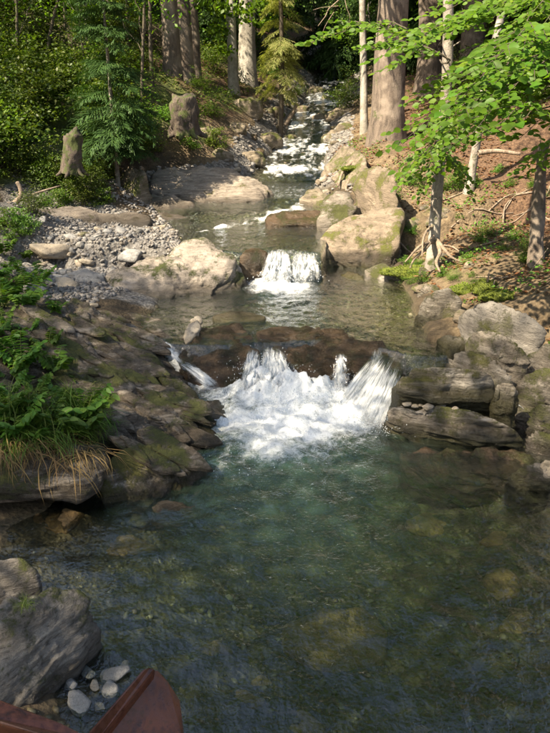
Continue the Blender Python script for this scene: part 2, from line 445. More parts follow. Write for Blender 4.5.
def fall_material():
    t = NT('torn falling water')
    a = t.node('Attribute', attribute_name='flow'); sx = t.node('SeparateXYZ'); t.ln(a.outputs['Vector'], sx.inputs[0])
    mp = t.node('Mapping'); mp.inputs['Scale'].default_value = (26, 1.5, 0); t.ln(a.outputs['Vector'], mp.inputs['Vector'])
    m2 = t.node('Mapping'); m2.inputs['Scale'].default_value = (85, 6, 0); t.ln(a.outputs['Vector'], m2.inputs['Vector'])
    n1 = t.noise(mp.outputs[0], 1, 4, .65, .3); n2_ = t.noise(m2.outputs[0], 1, 3, .6, .2)
    k = t.math('ADD', t.math('MULTIPLY', n1, .65), t.math('MULTIPLY', n2_, .35))
    k = t.math('ADD', k, t.math('MULTIPLY', t.math('SUBTRACT', sx.outputs[2], 1.), .42))
    al = t.rng(k, .34, .54, .0, .92)
    t.b.inputs['Base Color'].default_value = (.88, .89, .90, 1); t.b.inputs['Roughness'].default_value = .35
    tr = t.node('BsdfTranslucent'); tr.inputs[0].default_value = (.85, .88, .9, 1)
    m1 = t.node('MixShader'); m1.inputs[0].default_value = .4; t.ln(t.b.outputs[0], m1.inputs[1]); t.ln(tr.outputs[0], m1.inputs[2])
    tp = t.node('BsdfTransparent')
    gl = t.node('BsdfGlossy'); gl.inputs['Roughness'].default_value = .08
    fr = t.node('Fresnel'); fr.inputs['IOR'].default_value = 1.33
    m0 = t.node('MixShader'); m0.inputs[0].default_value = .12; t.ln(tp.outputs[0], m0.inputs[1]); t.ln(gl.outputs[0], m0.inputs[2])
    mx = t.node('MixShader'); t.ln(al, mx.inputs[0]); t.ln(m0.outputs[0], mx.inputs[1]); t.ln(m1.outputs[0], mx.inputs[2])
    vi = t.node('Attribute', attribute_name='vis').outputs['Fac']; tp2 = t.node('BsdfTransparent'); mv = t.node('MixShader')
    t.ln(vi, mv.inputs[0]); t.ln(tp2.outputs[0], mv.inputs[1]); t.ln(mx.outputs[0], mv.inputs[2]); t.ln(mv.outputs[0], t.out.inputs[0])
    return t.m
M['fall'] = fall_material()

def steel_mat():
    t = NT('rusty painted steel')
    p = t.pos(); a = t.noise(p, 18, 8, .7); b = t.noise(p, 90, 5, .7)
    c = t.ramp(t.math('ADD', t.math('MULTIPLY', a, .7), t.math('MULTIPLY', b, .3)), [(.36, (.018, .009, .007)), (.46, (.065, .022, .014)), (.55, (.12, .042, .026)), (.63, (.075, .036, .024)), (.72, (.25, .17, .14))])
    t.ln(c, t.b.inputs['Base Color']); t.ln(t.rng(b, .3, .7, .25, .6), t.b.inputs['Roughness'])
    t.ln(t.bump(b, .4, .002), t.b.inputs['Normal'])
    return t.m
M['steel'] = steel_mat()

# ------------------------------------------------------------------ terrain
YS  = np.array([-8., 0, 3, 4.5, 6, 7.6, 8.4, 9, 10.5, 11.5, 13, 15, 16.5, 18, 21, 25, 30, 35, 45, 70, 120])
XL  = np.array([-1.6, -1.2, -1.15, -1.75, -1.6, -1.1, -1.3, -1.7, -1.75, -1.5, -1.9, -2.7, -2.2, -.6, 0., .4, 1.3, 2.1, 3.0, 5, 8])
XR  = np.array([3.6, 3.4, 3.2, 3.0, 2.75, 2.2, 1.9, 1.95, 2.15, 2.2, 2.15, 1.3, 1.0, 1.35, 1.55, 1.9, 2.9, 3.5, 4.6, 7, 11])
DEP = np.array([.4, .45, .5, .55, .62, .6, .16, .22, .30, .30, .22, .18, .16, .16, .14, .14, .14, .14, .14, .1, .1])
WYS = np.array([-20, 8.12, 8.36, 8.6, 11.30, 11.52, 13.7, 15.3, 17.6, 18.6, 20.3, 21, 25, 30, 35, 37, 45, 70, 120])
WZS = np.array([0, 0., .33, .35, .36, .76, .80, 1.02, 1.06, 1.20, 1.42, 1.5, 2.05, 2.85, 3.55, 4.1, 6, 13, 24])
DS  = np.array([0, .5, 1.5, 3, 6, 12, 30, 80])
LH = np.array([  # y, heights above the water at DS
 [-8, .05,.3,.7,1.2,2.4,5,12,25],[0, .05,.3,.6,1.1,2.2,5,12,25],[3, .02,.15,.5,1.,2.2,5,12,25],[4.5, -.05,.05,.45,1.,2.2,5,12,25],[6, -.1,.05,.4,1.,2.2,5,12,25],
 [7.6,.05,.25,.5,.95,2.2,5,12,25],[9,.02,.12,.28,.75,2.1,4.8,12,25],[10.5,.02,.12,.22,.5,2.1,4.8,12,25],[13,.02,.06,.12,.45,2.2,4.9,12,25],
 [15,.02,.35,1.0,1.6,3.0,5.6,13,26],[18,.05,.45,1.05,1.6,3.,6,14,26],[21,.1,.5,1.2,1.8,3.,6.2,14,26],[25,.1,.45,1.,1.5,2.9,6.2,14,26],
 [30,.1,.4,.9,1.5,2.8,6.2,14,26],[35,.1,.4,1.,1.6,3,6.5,14,26],[45,.2,.5,1.,1.7,3.2,6.5,14,26],[120,.2,.5,1,1.7,3.2,6.5,14,26]])
RH = np.array([
 [-8, .02,.15,.5,1.,2.2,4.5,11,24],[0, .02,.15,.5,1.,2.2,4.5,11,24],[3, .0,.1,.4,.9,2.,4.5,11,24],[4.5,.0,.08,.35,.85,2.,4.5,11,24],[6,.0,.08,.35,.85,2.,4.4,11,24],
 [7.6,.05,.2,.6,1.15,2.2,4.4,11,24],[9,.06,.25,.65,1.05,1.9,4,10.5,24],[10.5,.08,.38,.72,1.1,2.0,4.,10.5,24],[11.5,.05,.3,.55,.9,1.8,4,10.5,24],[13,.05,.25,.5,.9,1.8,4,10.5,24],
 [15,.1,.4,.8,1.1,1.9,4,10.5,24],[18,.1,.45,.9,1.2,2.,4.2,11,24],[21,.1,.4,.8,1.1,1.9,4.2,11,24],[25,.1,.4,.7,1.1,1.9,4.2,11,24],
 [30,.1,.4,.8,1.2,2.,4.5,11,24],[35,.1,.4,.9,1.4,2.3,4.8,11,24],[45,.2,.5,1.,1.5,2.5,5,11.5,24],[120,.2,.5,1,1.5,2.5,5,11.5,24]])
def interp2(tab, y, d):
    ty = tab[:, 0]; k = np.clip(np.searchsorted(ty, y) - 1, 0, len(ty) - 2)
    f = np.clip((y - ty[k]) / (ty[k + 1] - ty[k]), 0, 1); f = f * f * (3 - 2 * f)
    j = np.clip(np.searchsorted(DS, d) - 1, 0, len(DS) - 2)
    g = np.clip((d - DS[j]) / (DS[j + 1] - DS[j]), 0, 1)
    T = tab[:, 1:]
    return (T[k, j] * (1 - g) + T[k, j + 1] * g) * (1 - f) + (T[k + 1, j] * (1 - g) + T[k + 1, j + 1] * g) * f
def water_z(x, y):
    return np.interp(y - lip(x) * np.exp(-((y - 8.2) / .9) ** 2) - back2(x, y), WYS, WZS)
def lip(x):   # the sill of the main fall is not straight
    return .10 * np.sin(x * 2.3 + .5) - .35 * sstep(1.0, 1.7, x)
def back2(x, y):   # the second fall is only as wide as the gap between the rocks
    return (.08 * np.sin(x * 5 + 1) + 1.25 * sstep(.72, 1.0, x)) * (1 - sstep(12.5, 14.2, y)) * sstep(10.5, 11.2, y)
def edges(y):
    wob = .18 * vn(np.stack([y * .9, y * 0 + .3, y * 0], 1), 5)
    wob2 = .18 * vn(np.stack([y * .9, y * 0 + 7.3, y * 0], 1), 6)
    return np.interp(y, YS, XL) + wob, np.interp(y, YS, XR) + wob2
def H(x, y, noisy=True):
    x = np.asarray(x, float); y = np.asarray(y, float); sh = np.broadcast(x, y).shape
    x = np.broadcast_to(x, sh).ravel().astype(float); y = np.broadcast_to(y, sh).ravel().astype(float)
    xl, xr = edges(y)
    wz = np.interp(y - back2(x, y), WYS, WZS)
    mid = .5 * (xl + xr); hw = .5 * (xr - xl)
    s = np.clip(np.abs(x - mid) / hw, 0, 1)
    dep = np.interp(y, YS, DEP)
    bed = wz - dep * (1 - s ** 2.2) - .02
    # the bed only climbs behind the sill
    bed = np.where((y > 7.7) & (y < 8.7), np.interp(y, [7.7, 8.05, 8.45, 8.7], [-.55, -.25, .1, .14]) - .0 * s, bed)
    dl = xl - x; dr = x - xr
    z = np.where(dl > 0, wz + interp2(LH, y, np.maximum(dl, 0)), np.where(dr > 0, wz + interp2(RH, y, np.maximum(dr, 0)), bed))
    if noisy:
        dd = np.maximum(np.maximum(dl, dr), 0)
        q = np.stack([x, y, x * 0], 1)
        z = z + (.03 + .07 * np.clip(dd, 0, 3)) * fbm(q * .9, 4, 3) * .8 + .022 * fbm(q * 5, 3, 9)
    return z.reshape(sh)
def Hs(x, y): return float(H(np.array([x]), np.array([y]))[0])

def axis_pts(segs):
    out = []
    for a, b, st in segs: out.append(np.arange(a, b, st))
    return np.concatenate(out)
gx = axis_pts([(-80, -20, 2.5), (-20, -6, .5), (-6, 6, .07), (6, 20, .5), (20, 82.6, 2.5)])
gy = axis_pts([(-14, 1.5, .4), (1.5, 16, .07), (16, 30, .14), (30, 60, .5), (60, 121, 2.)])
X, Y = np.meshgrid(gx, gy)
Z = H(X, Y)
nx_, ny_ = len(gx), len(gy)
ii = (np.arange(ny_ - 1)[:, None] * nx_ + np.arange(nx_ - 1)[None]).ravel()
gf = np.stack([ii, ii + 1, ii + nx_ + 1, ii + nx_], 1)
g_me = make_mesh('ground', np.stack([X.ravel(), Y.ravel(), Z.ravel()], 1), gf, M['ground'])
xf, yf = X.ravel(), Y.ravel()
xl, xr = edges(yf); dl, dr = xl - xf, xf - xr
wzf = np.interp(yf - back2(xf, yf), WYS, WZS)
bedm = 1 - sstep(-.02, .06, Z.ravel() - wzf)
grav = ((dl > -.2) & (dl < 3.6)).astype(float) * sstep(9.3, 10.0, yf) * (1 - sstep(13.4, 14.2, yf)) * (1 - sstep(2.6, 3.5, dl))
grav = np.maximum(grav, .8 * (np.maximum(dl, dr) < .6) * sstep(15, 17, yf))
mossz = sstep(.3, 1.5, dl) * (.45 + .3 * n2(xf, yf, .7, 21)) + .35 * sstep(.1, .5, dr) * (1 - sstep(.8, 1.5, dr))
litz = sstep(.9, 2.4, dr) * .75 + sstep(.6, 1.5, dl) * sstep(18, 21, yf) * .8 * (1 - sstep(3.5, 5, dl))
ca = g_me.color_attributes.new('zone', 'FLOAT_COLOR', 'POINT')
ca.data.foreach_set('color', np.stack([grav, np.clip(mossz, 0, 1), np.clip(litz, 0, 1), bedm], 1).astype(np.float32).ravel())
er = np.maximum(sstep(.0, .4, dr) * (1 - sstep(1.6, 3., dr)) * .8, sstep(-.1, .3, dl) * (1 - sstep(2.2, 3.6, dl)) * sstep(16.5, 18, yf))  # bank zones given the pale soil with sunlight put into its colour
g_me.attributes.new('sunlit_earth', 'FLOAT', 'POINT').data.foreach_set('value', er.astype(np.float32))
tag(link('ground', g_me), kind='structure')

# ------------------------------------------------------------------ water
wx = axis_pts([(-4.2, -2.2, .12), (-2.2, 2.6, .032), (2.6, 5.0, .12)])
wy = axis_pts([(-10, 1.8, .3), (1.8, 7.9, .034), (7.9, 8.6, .018), (8.6, 11.2, .034), (11.2, 11.7, .02), (11.7, 22, .06), (22, 40, .2)])
def swirl(x, y): return n2(x, y, 1.1, 41, 3)
WX, WY = np.meshgrid(wx, wy)
# further upstream the channel wanders, so the sheet wanders with it
ctr = np.interp(WY, [0, 11, 13, 15, 18, 21, 25, 30, 35, 45], [0, 0, 0, .2, .5, .8, 1.2, 2.1, 2.8, 3.8])
WXX = WX + ctr
WZ = water_z(WXX, WY)
foam = np.zeros_like(WZ)
def blob(cx, cy, rx, ry, a=1., p=2.):
    return a * np.exp(-(np.abs((WXX - cx) / rx) ** p + np.abs((WY - cy) / ry) ** p))
def seg(a, b, r0, r1, amp=1.):
    a, b = np.array(a[:2]), np.array(b[:2]); d = b - a; L2 = d @ d
    t = np.clip(((WXX - a[0]) * d[0] + (WY - a[1]) * d[1]) / L2, 0, 1)
    dist = np.hypot(WXX - a[0] - t * d[0], WY - a[1] - t * d[1])
    return amp * np.exp(-(dist / (r0 + (r1 - r0) * t)) ** 2.5)
# foot of the main fall
f1 = np.maximum.reduce([blob(.12, 7.45, .88, .5, 1.35), blob(.12, 6.85, .86, .6, 1.15, 2.4), blob(-.05, 6.3, .55, .45, .70), blob(.82, 7.0, .40, .55, 1.0), blob(-.3, 6.0, .28, .35, .36), blob(.45, 6.2, .4, .4, .4)])
foam = np.maximum(foam, f1 * (.9 + .22 * n2(WXX, WY * .8, 2.4, 31)))
foam = np.maximum(foam, seg(P(216, 478, 0), P(238, 440, 0), .06, .16, .36))
foam = np.maximum(foam, seg(P(165, 355, .2), P(205, 388, .0), .05, .14, .75))
# foot of the second fall and the riffle
foam = np.maximum(foam, blob(.08, 10.95, .48, .55, 1.15, 2.4)); foam = np.maximum(foam, blob(.2, 10.2, .35, .45, .38))
def rif(a, b, r0, r1, amp):
    g = seg(a, b, r0, r1, 1.) ** .55
    return amp * g * np.clip(.62 + .62 * n2(WXX * 1.4, WY * .7, 3.4, 36, 4), 0, 1.3)
foam = np.maximum(foam, rif(P(200, 231, .8), P(268, 213, .92), .05, .26, .95))
foam = np.maximum(foam, rif(P(262, 216, .9), P(296, 205, 1.0), .16, .2, .95))
foam = np.maximum(foam, rif(P(300, 202, 1.0), P(332, 196, 1.05), .12, .18, .9))
up = sstep(17.6, 18.2, WY)
foam = np.maximum(foam, up * np.clip(.30 + .5 * n2(WXX, WY * .6, 1.6, 33) + .42 * n2(WXX * 2, WY * .8, 4, 34, 4), 0, .72))
foam = np.maximum(foam, np.exp(-((WY - 35.8) / 1.6) ** 2) * .8)
q1 = n2(WXX, WY, 2.2, 11, 3); q2 = n2(WXX, WY, 7., 12, 3); q3 = n2(WXX, WY, 17, 13, 2)
near = 1 - .6 * sstep(9, 14, WY)
WZ = WZ + near * (.012 * q1 + .007 * q2 + .003 * q3)
WZ = WZ + np.clip(foam, 0, 1.1) ** 1.5 * (.05 + .032 * q2 + .02 * q3 + .035 * q1) * near
WZ = WZ + (blob(-.1, 7.62, .42, .22, .13) + blob(.45, 7.6, .5, .2, .07) + blob(.95, 7.2, .3, .3, .05)) * (1 + .5 * q2 + .4 * q3)
milk = np.maximum(blob(.05, 6.3, 1.0, 1.2, 1.), blob(.2, 5.3, .8, .9, .5)) + blob(.0, 10.5, .5, .6, .4)
nxw, nyw = len(wx), len(wy)
iw = (np.arange(nyw - 1)[:, None] * nxw + np.arange(nxw - 1)[None]).ravel()
wf = np.stack([iw, iw + 1, iw + nxw + 1, iw + nxw], 1)
top = np.stack([WXX.ravel(), WY.ravel(), WZ.ravel()], 1)
NV = len(top)
ring = np.concatenate([np.arange(nxw), np.arange(1, nyw) * nxw + nxw - 1, (nyw - 1) * nxw + np.arange(nxw - 2, -1, -1), np.arange(nyw - 2, 0, -1) * nxw])
low = top[ring].copy(); low[:, 2] = -3.
rn = len(ring); k = np.arange(rn); k2 = (k + 1) % rn
side = np.stack([ring[k2], ring[k], NV + k, NV + k2], 1)
faces = np.concatenate([wf, side]).tolist() + [[int(NV + q) for q in range(rn - 1, -1, -1)]]
w_me = make_mesh('water', np.vstack([top, low]), faces, M['water'])
fa = w_me.attributes.new('foam', 'FLOAT', 'POINT')
fa.data.foreach_set('value', np.concatenate([np.clip(foam, 0, 1.2).ravel(), np.zeros(rn)]).astype(np.float32))
w_me.attributes.new('milk', 'FLOAT', 'POINT').data.foreach_set('value', np.concatenate([np.clip(milk, 0, 1).ravel(), np.zeros(rn)]).astype(np.float32))
tag(link('water', w_me), kind='structure')

# ------------------------------------------------------------------ rocks
def hull_planes(q):
    bm = bmesh.new()
    for p in q: bm.verts.new(p)
    r = bmesh.ops.convex_hull(bm, input=bm.verts)
    bm.faces.ensure_lookup_table(); bm.normal_update()
    pl = {}
    for f in bm.faces:
        n = np.array(f.normal[:]); d = float(n @ np.array(f.verts[0].co[:]))
        if d < 0: n, d = -n, -d
        if d < 1e-4: continue
        pl[tuple(np.round(n, 1)) + (round(d, 1),)] = (n, d)
    bm.free()
    return np.array([a for a, b in pl.values()]), np.array([b for a, b in pl.values()])
def rock_shape(pts, seed=0, sub=5, sharp=14, rough=.05, bed=(0, 0, 1), th=.07, step=.02, lam=.3, sink=.35, taper=.12, fine=.012):
    pts = np.asarray(pts, float)
    cc = pts.mean(0)
    lowp = pts.copy(); lowp[:, :2] = cc[:2] + (pts[:, :2] - cc[:2]) * (1 - taper * 0)
    lowp[:, 2] = pts[:, 2].min() - sink
    pts = np.vstack([pts, lowp])
    lo, hi = pts.min(0), pts.max(0); c = (lo + hi) / 2; c = .6 * c + .4 * pts.mean(0); s = (hi - lo) / 2
    n, d = hull_planes((pts - c) / s)
    dirs, fc = ico(sub)
    v_ = np.maximum(dirs @ (n / d[:, None]).T, 0)
    r = (v_ ** sharp).sum(1) ** (-1 / sharp)
    v = c + s * dirs * r[:, None]
    nr = unit(dirs / s * s.mean())
    size = float(np.sort(s)[1])
    b = unit(np.array(bed, float))
    off = seed * 3.17
    # big lumps, then bedding steps, then grain
    disp = rough * 2.2 * size * fbm(v / size * .9 + off, 4, seed)
    disp += rough * 1.5 * size * (np.abs(vn(v / size * 1.5 + off + 3, seed + 21)) - .35) + rough * .8 * size * (np.abs(vn(v / size * 3.7 + off + 5, seed + 22)) - .35)
    hgt = v @ b + .10 * size * fbm(v / size * 1.3 + 9 + off, 3, seed + 2)
    lay = hgt / th
    k = np.floor(lay); fr = lay - k
    def rn_(k_): return _hash(k_.astype(np.int64), (k_ * 0 + seed).astype(np.int64), (k_ * 0).astype(np.int64), 77)
    sm = sstep(.72, 1.0, fr)
    stp = rn_(k) * (1 - sm) + rn_(k + 1) * sm
    horiz = np.sqrt(np.clip(1 - (nr @ b) ** 2, 0, 1))
    disp += step * stp * (.35 + .65 * horiz) * (1 + .6 * fbm(v / size * 1.7 + off, 2, seed + 5))
    if lam:                                     # bedding streaks, long across and thin through
        a1 = unit(np.cross(b, [0.3, 1, .1])); a2 = np.cross(b, a1)
        qs = np.stack([v @ a1 * 1.6, v @ a2 * 3.0, v @ b * 16], 1) + off
        disp += lam * step * (1 - np.abs(fbm(qs, 4, seed + 8)) * 2.0)
    disp += fine * fbm(v * 11 + off, 4, seed + 11)
    v = v + nr * disp[:, None]
    return v, fc
def rock(name, label, pts, mat, seed, cat='rock', group=None, parent=None, world=None, **kw):
    pw = np.array([P(*p) for p in pts]) if world is None else np.asarray(world, float)
    v, f = rock_shape(pw, seed, **kw)
    c = v.mean(0); c[2] = v[:, 2].min()
    if parent is not None:
        return obj(name, v, f, M[mat], parent)
    o = obj(name, v, f, M[mat], None, c)
    return tag(o, label, cat, group)

FB = (.25, .45, .85)
# foreground, left
rock('boulder', 'large banded grey boulder with moss patches beside the rusty steel girder', [(-45,625,.55),(-20,600,.58),(20,600,.56),(45,586,.50),(80,586,.40),(97,612,.28),(100,640,.05),(72,668,.0),(45,700,.0),(5,735,.02),(-45,735,.05)],
     'rock_fore', 3, sub=6, bed=(-.75, .35, .6), th=.055, step=.026, lam=.75, rough=.05)
rock('boulder', 'brown grey boulder cut off by the left edge, above the large banded boulder', [(-60,565,.62),(0,558,.62),(30,562,.55),(39,578,.45),(34,592,.25),(5,618,.2),(-60,630,.2)],
     'rock_fore', 5, sub=5, bed=FB, th=.05, step=.012, rough=.05)
# ledge on the left: a stack of slabs
ledge = thing('rock_ledge', 'layered dark rock ledge with pale striated slabs left of the main fall', 'rock ledge', P(100, 430, 0))
LB = (-.16, -.55, .80)
kw = dict(parent=ledge, bed=LB, lam=1.0, rough=.05, fine=.016)
rock('slab', None, [(-90,300,.95),(20,298,.78),(100,309,.62),(140,318,.5),(155,335,.42),(168,352,.34),(172,375,.22),(120,378,.42),(60,372,.55),(-90,370,.8)], 'rock_ledge', 11, sub=6, th=.05, step=.055, sink=.3, **kw)
rock('slab', None, [(60,372,.5),(120,377,.42),(172,372,.28),(190,385,.18),(185,402,.1),(140,408,.22),(80,410,.38),(40,400,.45)], 'rock_ledge', 12, sub=5, th=.045, step=.05, sink=.3, **kw)
rock('slab', None, [(90,392,.40),(140,396,.34),(170,404,.28),(160,418,.2),(120,420,.28),(85,412,.36)], 'rock_ledge', 13, sub=5, th=.03, step=.022, sink=.12, sharp=20, **kw)
rock('slab', None, [(60,408,.42),(130,406,.33),(190,398,.16),(222,402,.02),(215,440,-.03),(150,446,.18),(105,440,.32),(60,436,.4)], 'rock_ledge', 14, sub=6, th=.045, step=.05, sink=.4, **kw)
rock('slab', None, [(98,478,.22),(110,455,.36),(140,441,.40),(175,444,.33),(206,456,.16),(214,468,.0),(200,488,-.03),(150,503,-.03),(100,498,.02)], 'rock_lobe', 15, sub=6, th=.045, step=.026, sink=.35, **kw)
rock('slab', None, [(-90,430,.62),(0,436,.58),(60,440,.52),(105,446,.45),(110,466,.36),(95,480,.33),(40,486,.31),(-90,484,.33)], 'rock_ledge', 16, sub=5, th=.05, step=.028, sink=.13, **kw)
rock('slab', None, [(-120,395,.85),(0,390,.75),(70,395,.58),(80,430,.48),(0,440,.6),(-120,440,.7)], 'rock_ledge', 17, sub=5, th=.05, step=.03, sink=.8, **kw)
rock('slab', None, [(150,505,.03),(160,499,.05),(195,503,.02),(196,510,.0),(155,512,.0)], 'rock_ledge', 18, sub=4, th=.03, step=.012, sink=.15, **kw)
# sill of the main fall
sill = thing('rock_sill', 'wet dark brown rock sill the stream pours over', 'rock', P(300, 388, -.3))
kw = dict(parent=sill, bed=(.1, -.5, .85), lam=.7, rough=.085, sub=6, fine=.022)
rock('block', None, [(168,336,.35),(200,326,.38),(238,326,.37),(252,340,.33),(247,372,.16),(238,392,-.03),(200,393,-.03),(182,372,.14)], 'rock_sill', 21, th=.07, step=.045, sink=.4, **kw)
rock('block', None, [(262,338,.365),(300,326,.38),(345,328,.38),(384,343,.355),(384,362,.2),(380,384,-.02),(330,389,-.03),(292,388,-.03),(268,362,.22)], 'rock_sill', 22, th=.07, step=.045, sink=.4, **kw)
rock('block', None, [(375,345,.33),(405,345,.36),(402,372,.16),(388,405,-.04),(352,404,-.08),(368,372,.12)], 'rock_sill', 23, th=.06, step=.012, sink=.4, **kw)
rock('block', None, [(240,342,.29),(270,342,.29),(272,372,.03),(262,388,-.12),(244,388,-.12)], 'rock_sill', 24, th=.06, step=.012, sink=.3, **kw)
rock('flat_stone', 'pale flat stone lying in the shallows above the main fall', [(211,317,.40),(222,311,.43),(248,310,.43),(266,315,.40),(262,321,.37),(225,322,.36)], 'rock_sun', 26, sub=4, step=.01, th=.03, sink=.1)
rock('flat_stone', 'dark wet flat stone breaking the surface at the lip of the fall', [(255,332,.38),(272,326,.41),(312,326,.41),(326,333,.38),(300,339,.36),(262,338,.36)], 'rock_sill', 27, sub=4, step=.012, th=.03, sink=.12)
rock('stone', 'pale pointed stone leaning on the rock sill left of the falls', [(183,336,.39),(189,322,.47),(198,318,.52),(201,325,.47),(194,337,.40),(186,342,.37)], 'cobble_warm', 28, sub=4, step=.008, th=.03, sink=.06)
rock('stone', 'small angular pale stone tucked behind the pointed stone', [(190,321,.44),(194,315,.48),(201,315,.48),(203,321,.43)], 'cobble_warm', 29, sub=3, step=.006, sink=.06)
# pale rock by the bar
rock('boulder', 'broad pale rock with dark moss patches between gravel bar and stream', [(94,290,.50),(106,272,.66),(150,254,.80),(196,240,.92),(222,243,.92),(238,258,.78),(243,272,.58),(240,286,.38),(216,298,.33),(150,302,.33),(104,303,.33)],
     'rock_bar', 31, sub=6, bed=(-.25, -.5, .8), th=.12, step=.04, lam=.5, rough=.07, sharp=16, sink=.3)
rock('rock', 'reddish brown wet rock at the left side of the second fall', [(238,254,.82),(250,247,.84),(270,250,.80),(271,266,.55),(262,278,.36),(243,276,.4)], 'rock_wet', 32, sub=4, step=.015, sink=.3)
# sunlit boulder right
rock('boulder', 'big sunlit boulder with green mossy foot right of the second fall', [(309,256,.55),(313,243,.72),(330,226,.95),(352,214,1.1),(385,206,1.25),(404,203,1.3),(402,225,1.05),(398,246,.75),(380,258,.55),(350,262,.42),(322,268,.36),(311,264,.4)],
     'rock_sun', 33, sub=6, bed=(.5, -.3, .75), th=.16, step=.016, lam=.35, rough=.06, sharp=12, sink=.3)
rock('flat_stone', 'thin flat stone lying at the water edge under the big sunlit boulder', [(340,274,.37),(350,270,.42),(364,276,.41),(366,281,.36),(350,280,.35)], 'rock_sun', 34, sub=4, step=.008, th=.02, sink=.08)
rock('flat_stone', 'long mossy flat stone below the roots of the slim tree', [(364,268,.45),(380,262,.52),(402,270,.5),(404,280,.40),(385,281,.36),(370,277,.37)], 'rock_right', 35, sub=4, step=.012, th=.03, sink=.15)
# right stack
rock('boulder', 'flat topped mossy slab rock at the right side of the main fall', [(392,388,.42),(398,374,.62),(415,367,.72),(460,366,.73),(494,371,.70),(500,384,.56),(494,402,.34),(440,406,.33),(400,403,.33)], 'rock_stack', 41, sub=6, bed=(.02, -.05, 1), th=.09, step=.03, lam=.6, rough=.03, sharp=16, sink=.3)
rock('boulder', 'low layered rock with pale edges under the flat topped mossy slab', [(381,412,.22),(392,403,.34),(430,404,.36),(470,411,.32),(505,424,.24),(523,434,.1),(512,444,-.02),(470,449,-.05),(420,446,-.05),(386,434,-.04)], 'rock_low', 42, sub=6, bed=(.12, -.12, .97), th=.05, step=.032, lam=.9, rough=.04, sink=.3)
rock('boulder', 'grey pointed rock wedged behind the flat topped mossy slab', [(446,356,.62),(455,350,.72),(475,350,.76),(506,364,.70),(514,378,.58),(505,392,.42),(480,380,.5)], 'rock_stack', 43, sub=5, bed=(.2, -.1, .97), th=.06, step=.02, lam=.6, sink=.4)
rock('boulder', 'mossy grey boulder below the large smooth grey boulder on the right bank', [(466,342,.62),(474,332,.82),(492,327,.92),(515,338,.86),(526,354,.68),(518,368,.5),(490,368,.45)], 'rock_right', 44, sub=5, bed=(.3, -.2, .9), th=.1, step=.022, lam=.5, sink=.4)
rock('boulder', 'large smooth grey boulder on the right bank below the bright moss', [(456,320,.60),(466,306,.86),(490,303,.96),(525,310,.98),(548,326,.84),(544,338,.62),(505,338,.55),(470,332,.5)], 'rock_smooth', 45, sub=5, bed=(.15, -.2, .95), th=.12, step=.02, lam=.4, sink=.4)
rock('boulder', 'rounded brown boulder standing in the upper pool by the right bank', [(412,318,.42),(420,300,.70),(434,290,.88),(450,285,.92),(463,298,.78),(464,318,.5),(446,330,.34),(420,329,.34)], 'rock_stack', 46, sub=5, bed=(.5, -.2, .8), th=.12, step=.018, lam=.4, sink=.3)
rock('boulder', 'mossy boulder at the right edge beside the small trickle', [(512,390,.42),(520,374,.6),(545,366,.72),(590,368,.8),(590,404,.4),(535,406,.3)], 'rock_right', 47, sub=5, bed=(.1, -.2, .95), th=.09, step=.022, lam=.5, sink=.4)
rock('boulder', 'dark mossy boulder at the right edge below the smooth grey boulder', [(524,356,.7),(532,346,.82),(560,342,.95),(600,350,1.),(600,372,.7),(540,370,.55)], 'rock_right', 48, sub=5, step=.02, sink=.4)
rock('rock', 'low brown rock at the right edge of the green pool', [(506,478,.06),(520,464,.20),(538,462,.24),(552,470,.2),(552,486,.05),(525,492,-.03)], 'rock_low', 49, sub=5, bed=(.1, -.3, .9), th=.03, step=.016, sink=.2)
rock('stone', 'pale cobble resting behind the low brown rock at the right edge', [(537,466,.2),(545,459,.3),(556,460,.3),(556,468,.2)], 'cobble_warm', 50, sub=3, step=.004, sink=.1)
rock('rock', 'brown submerged shelf in front of the low layered rock', [(400,452,.0),(425,446,.04),(470,450,.02),(520,450,.05),(542,462,.0),(500,472,-.06),(440,474,-.08),(405,464,-.06)], 'rock_wet', 51, sub=6, bed=(.15, -.4, .9), th=.05, step=.035, rough=.08, lam=.8, sink=.3)
for k, (pt, lab) in enumerate([([(498,352,.8),(506,344,.9),(524,346,.9),(530,360,.75),(515,368,.62),(500,364,.66)], 'small rounded stone between the mossy boulders at the right'),
        ([(492,388,.55),(500,380,.66),(515,384,.64),(520,396,.48),(505,404,.38),(493,400,.42)], 'brown stone beside the little trickle at the right edge'),
        ([(528,410,.3),(538,402,.42),(556,404,.44),(560,418,.3),(540,424,.2)], 'dark stone under the mossy boulder at the right edge'),
        ([(436,340,.42),(446,333,.52),(464,336,.54),(468,348,.42),(450,354,.36)], 'low mossy stone in the upper pool beside the grey pointed rock'),
        ([(522,438,.12),(534,430,.24),(556,434,.26),(558,448,.1),(535,452,.02)], 'flat brown stone at the right edge below the little trickle')]):
    rock('stone', lab, pt, 'rock_stack' if k % 2 else 'rock_right', 240 + k, sub=5, step=.015, th=.05, sink=.3)
for k, (u, v, z, r) in enumerate([(407,405,.39,.035),(415,407,.38,.03),(428,408,.385,.045),(442,406,.385,.03),(455,409,.38,.026),(421,406,.38,.024)]):
    if k == 0: bpy.context.view_layer.update(); DG0 = bpy.context.evaluated_depsgraph_get()
    ok_, hp, *_ = SC.ray_cast(DG0, Vector((0, 0, CAMH)), Vector(ray(u, v)).normalized())
    c = np.array(hp) + [0, 0, r * .3] if ok_ and hp[2] > .02 else P(u, v, z)
    cv, cf = ico(3)
    vv = c + cv * np.array([r * 1.3, r, r * .7]) * (1 + .18 * fbm(cv * 1.7 + k * 5, 3, 60 + k))[:, None]
    tag(obj('stone', vv, cf, M['cobble_warm'], None, c - [0, 0, r * .6]), 'small tan stone lying on the low rocks beside the main fall', 'stone', 'small stones on the right hand rocks')
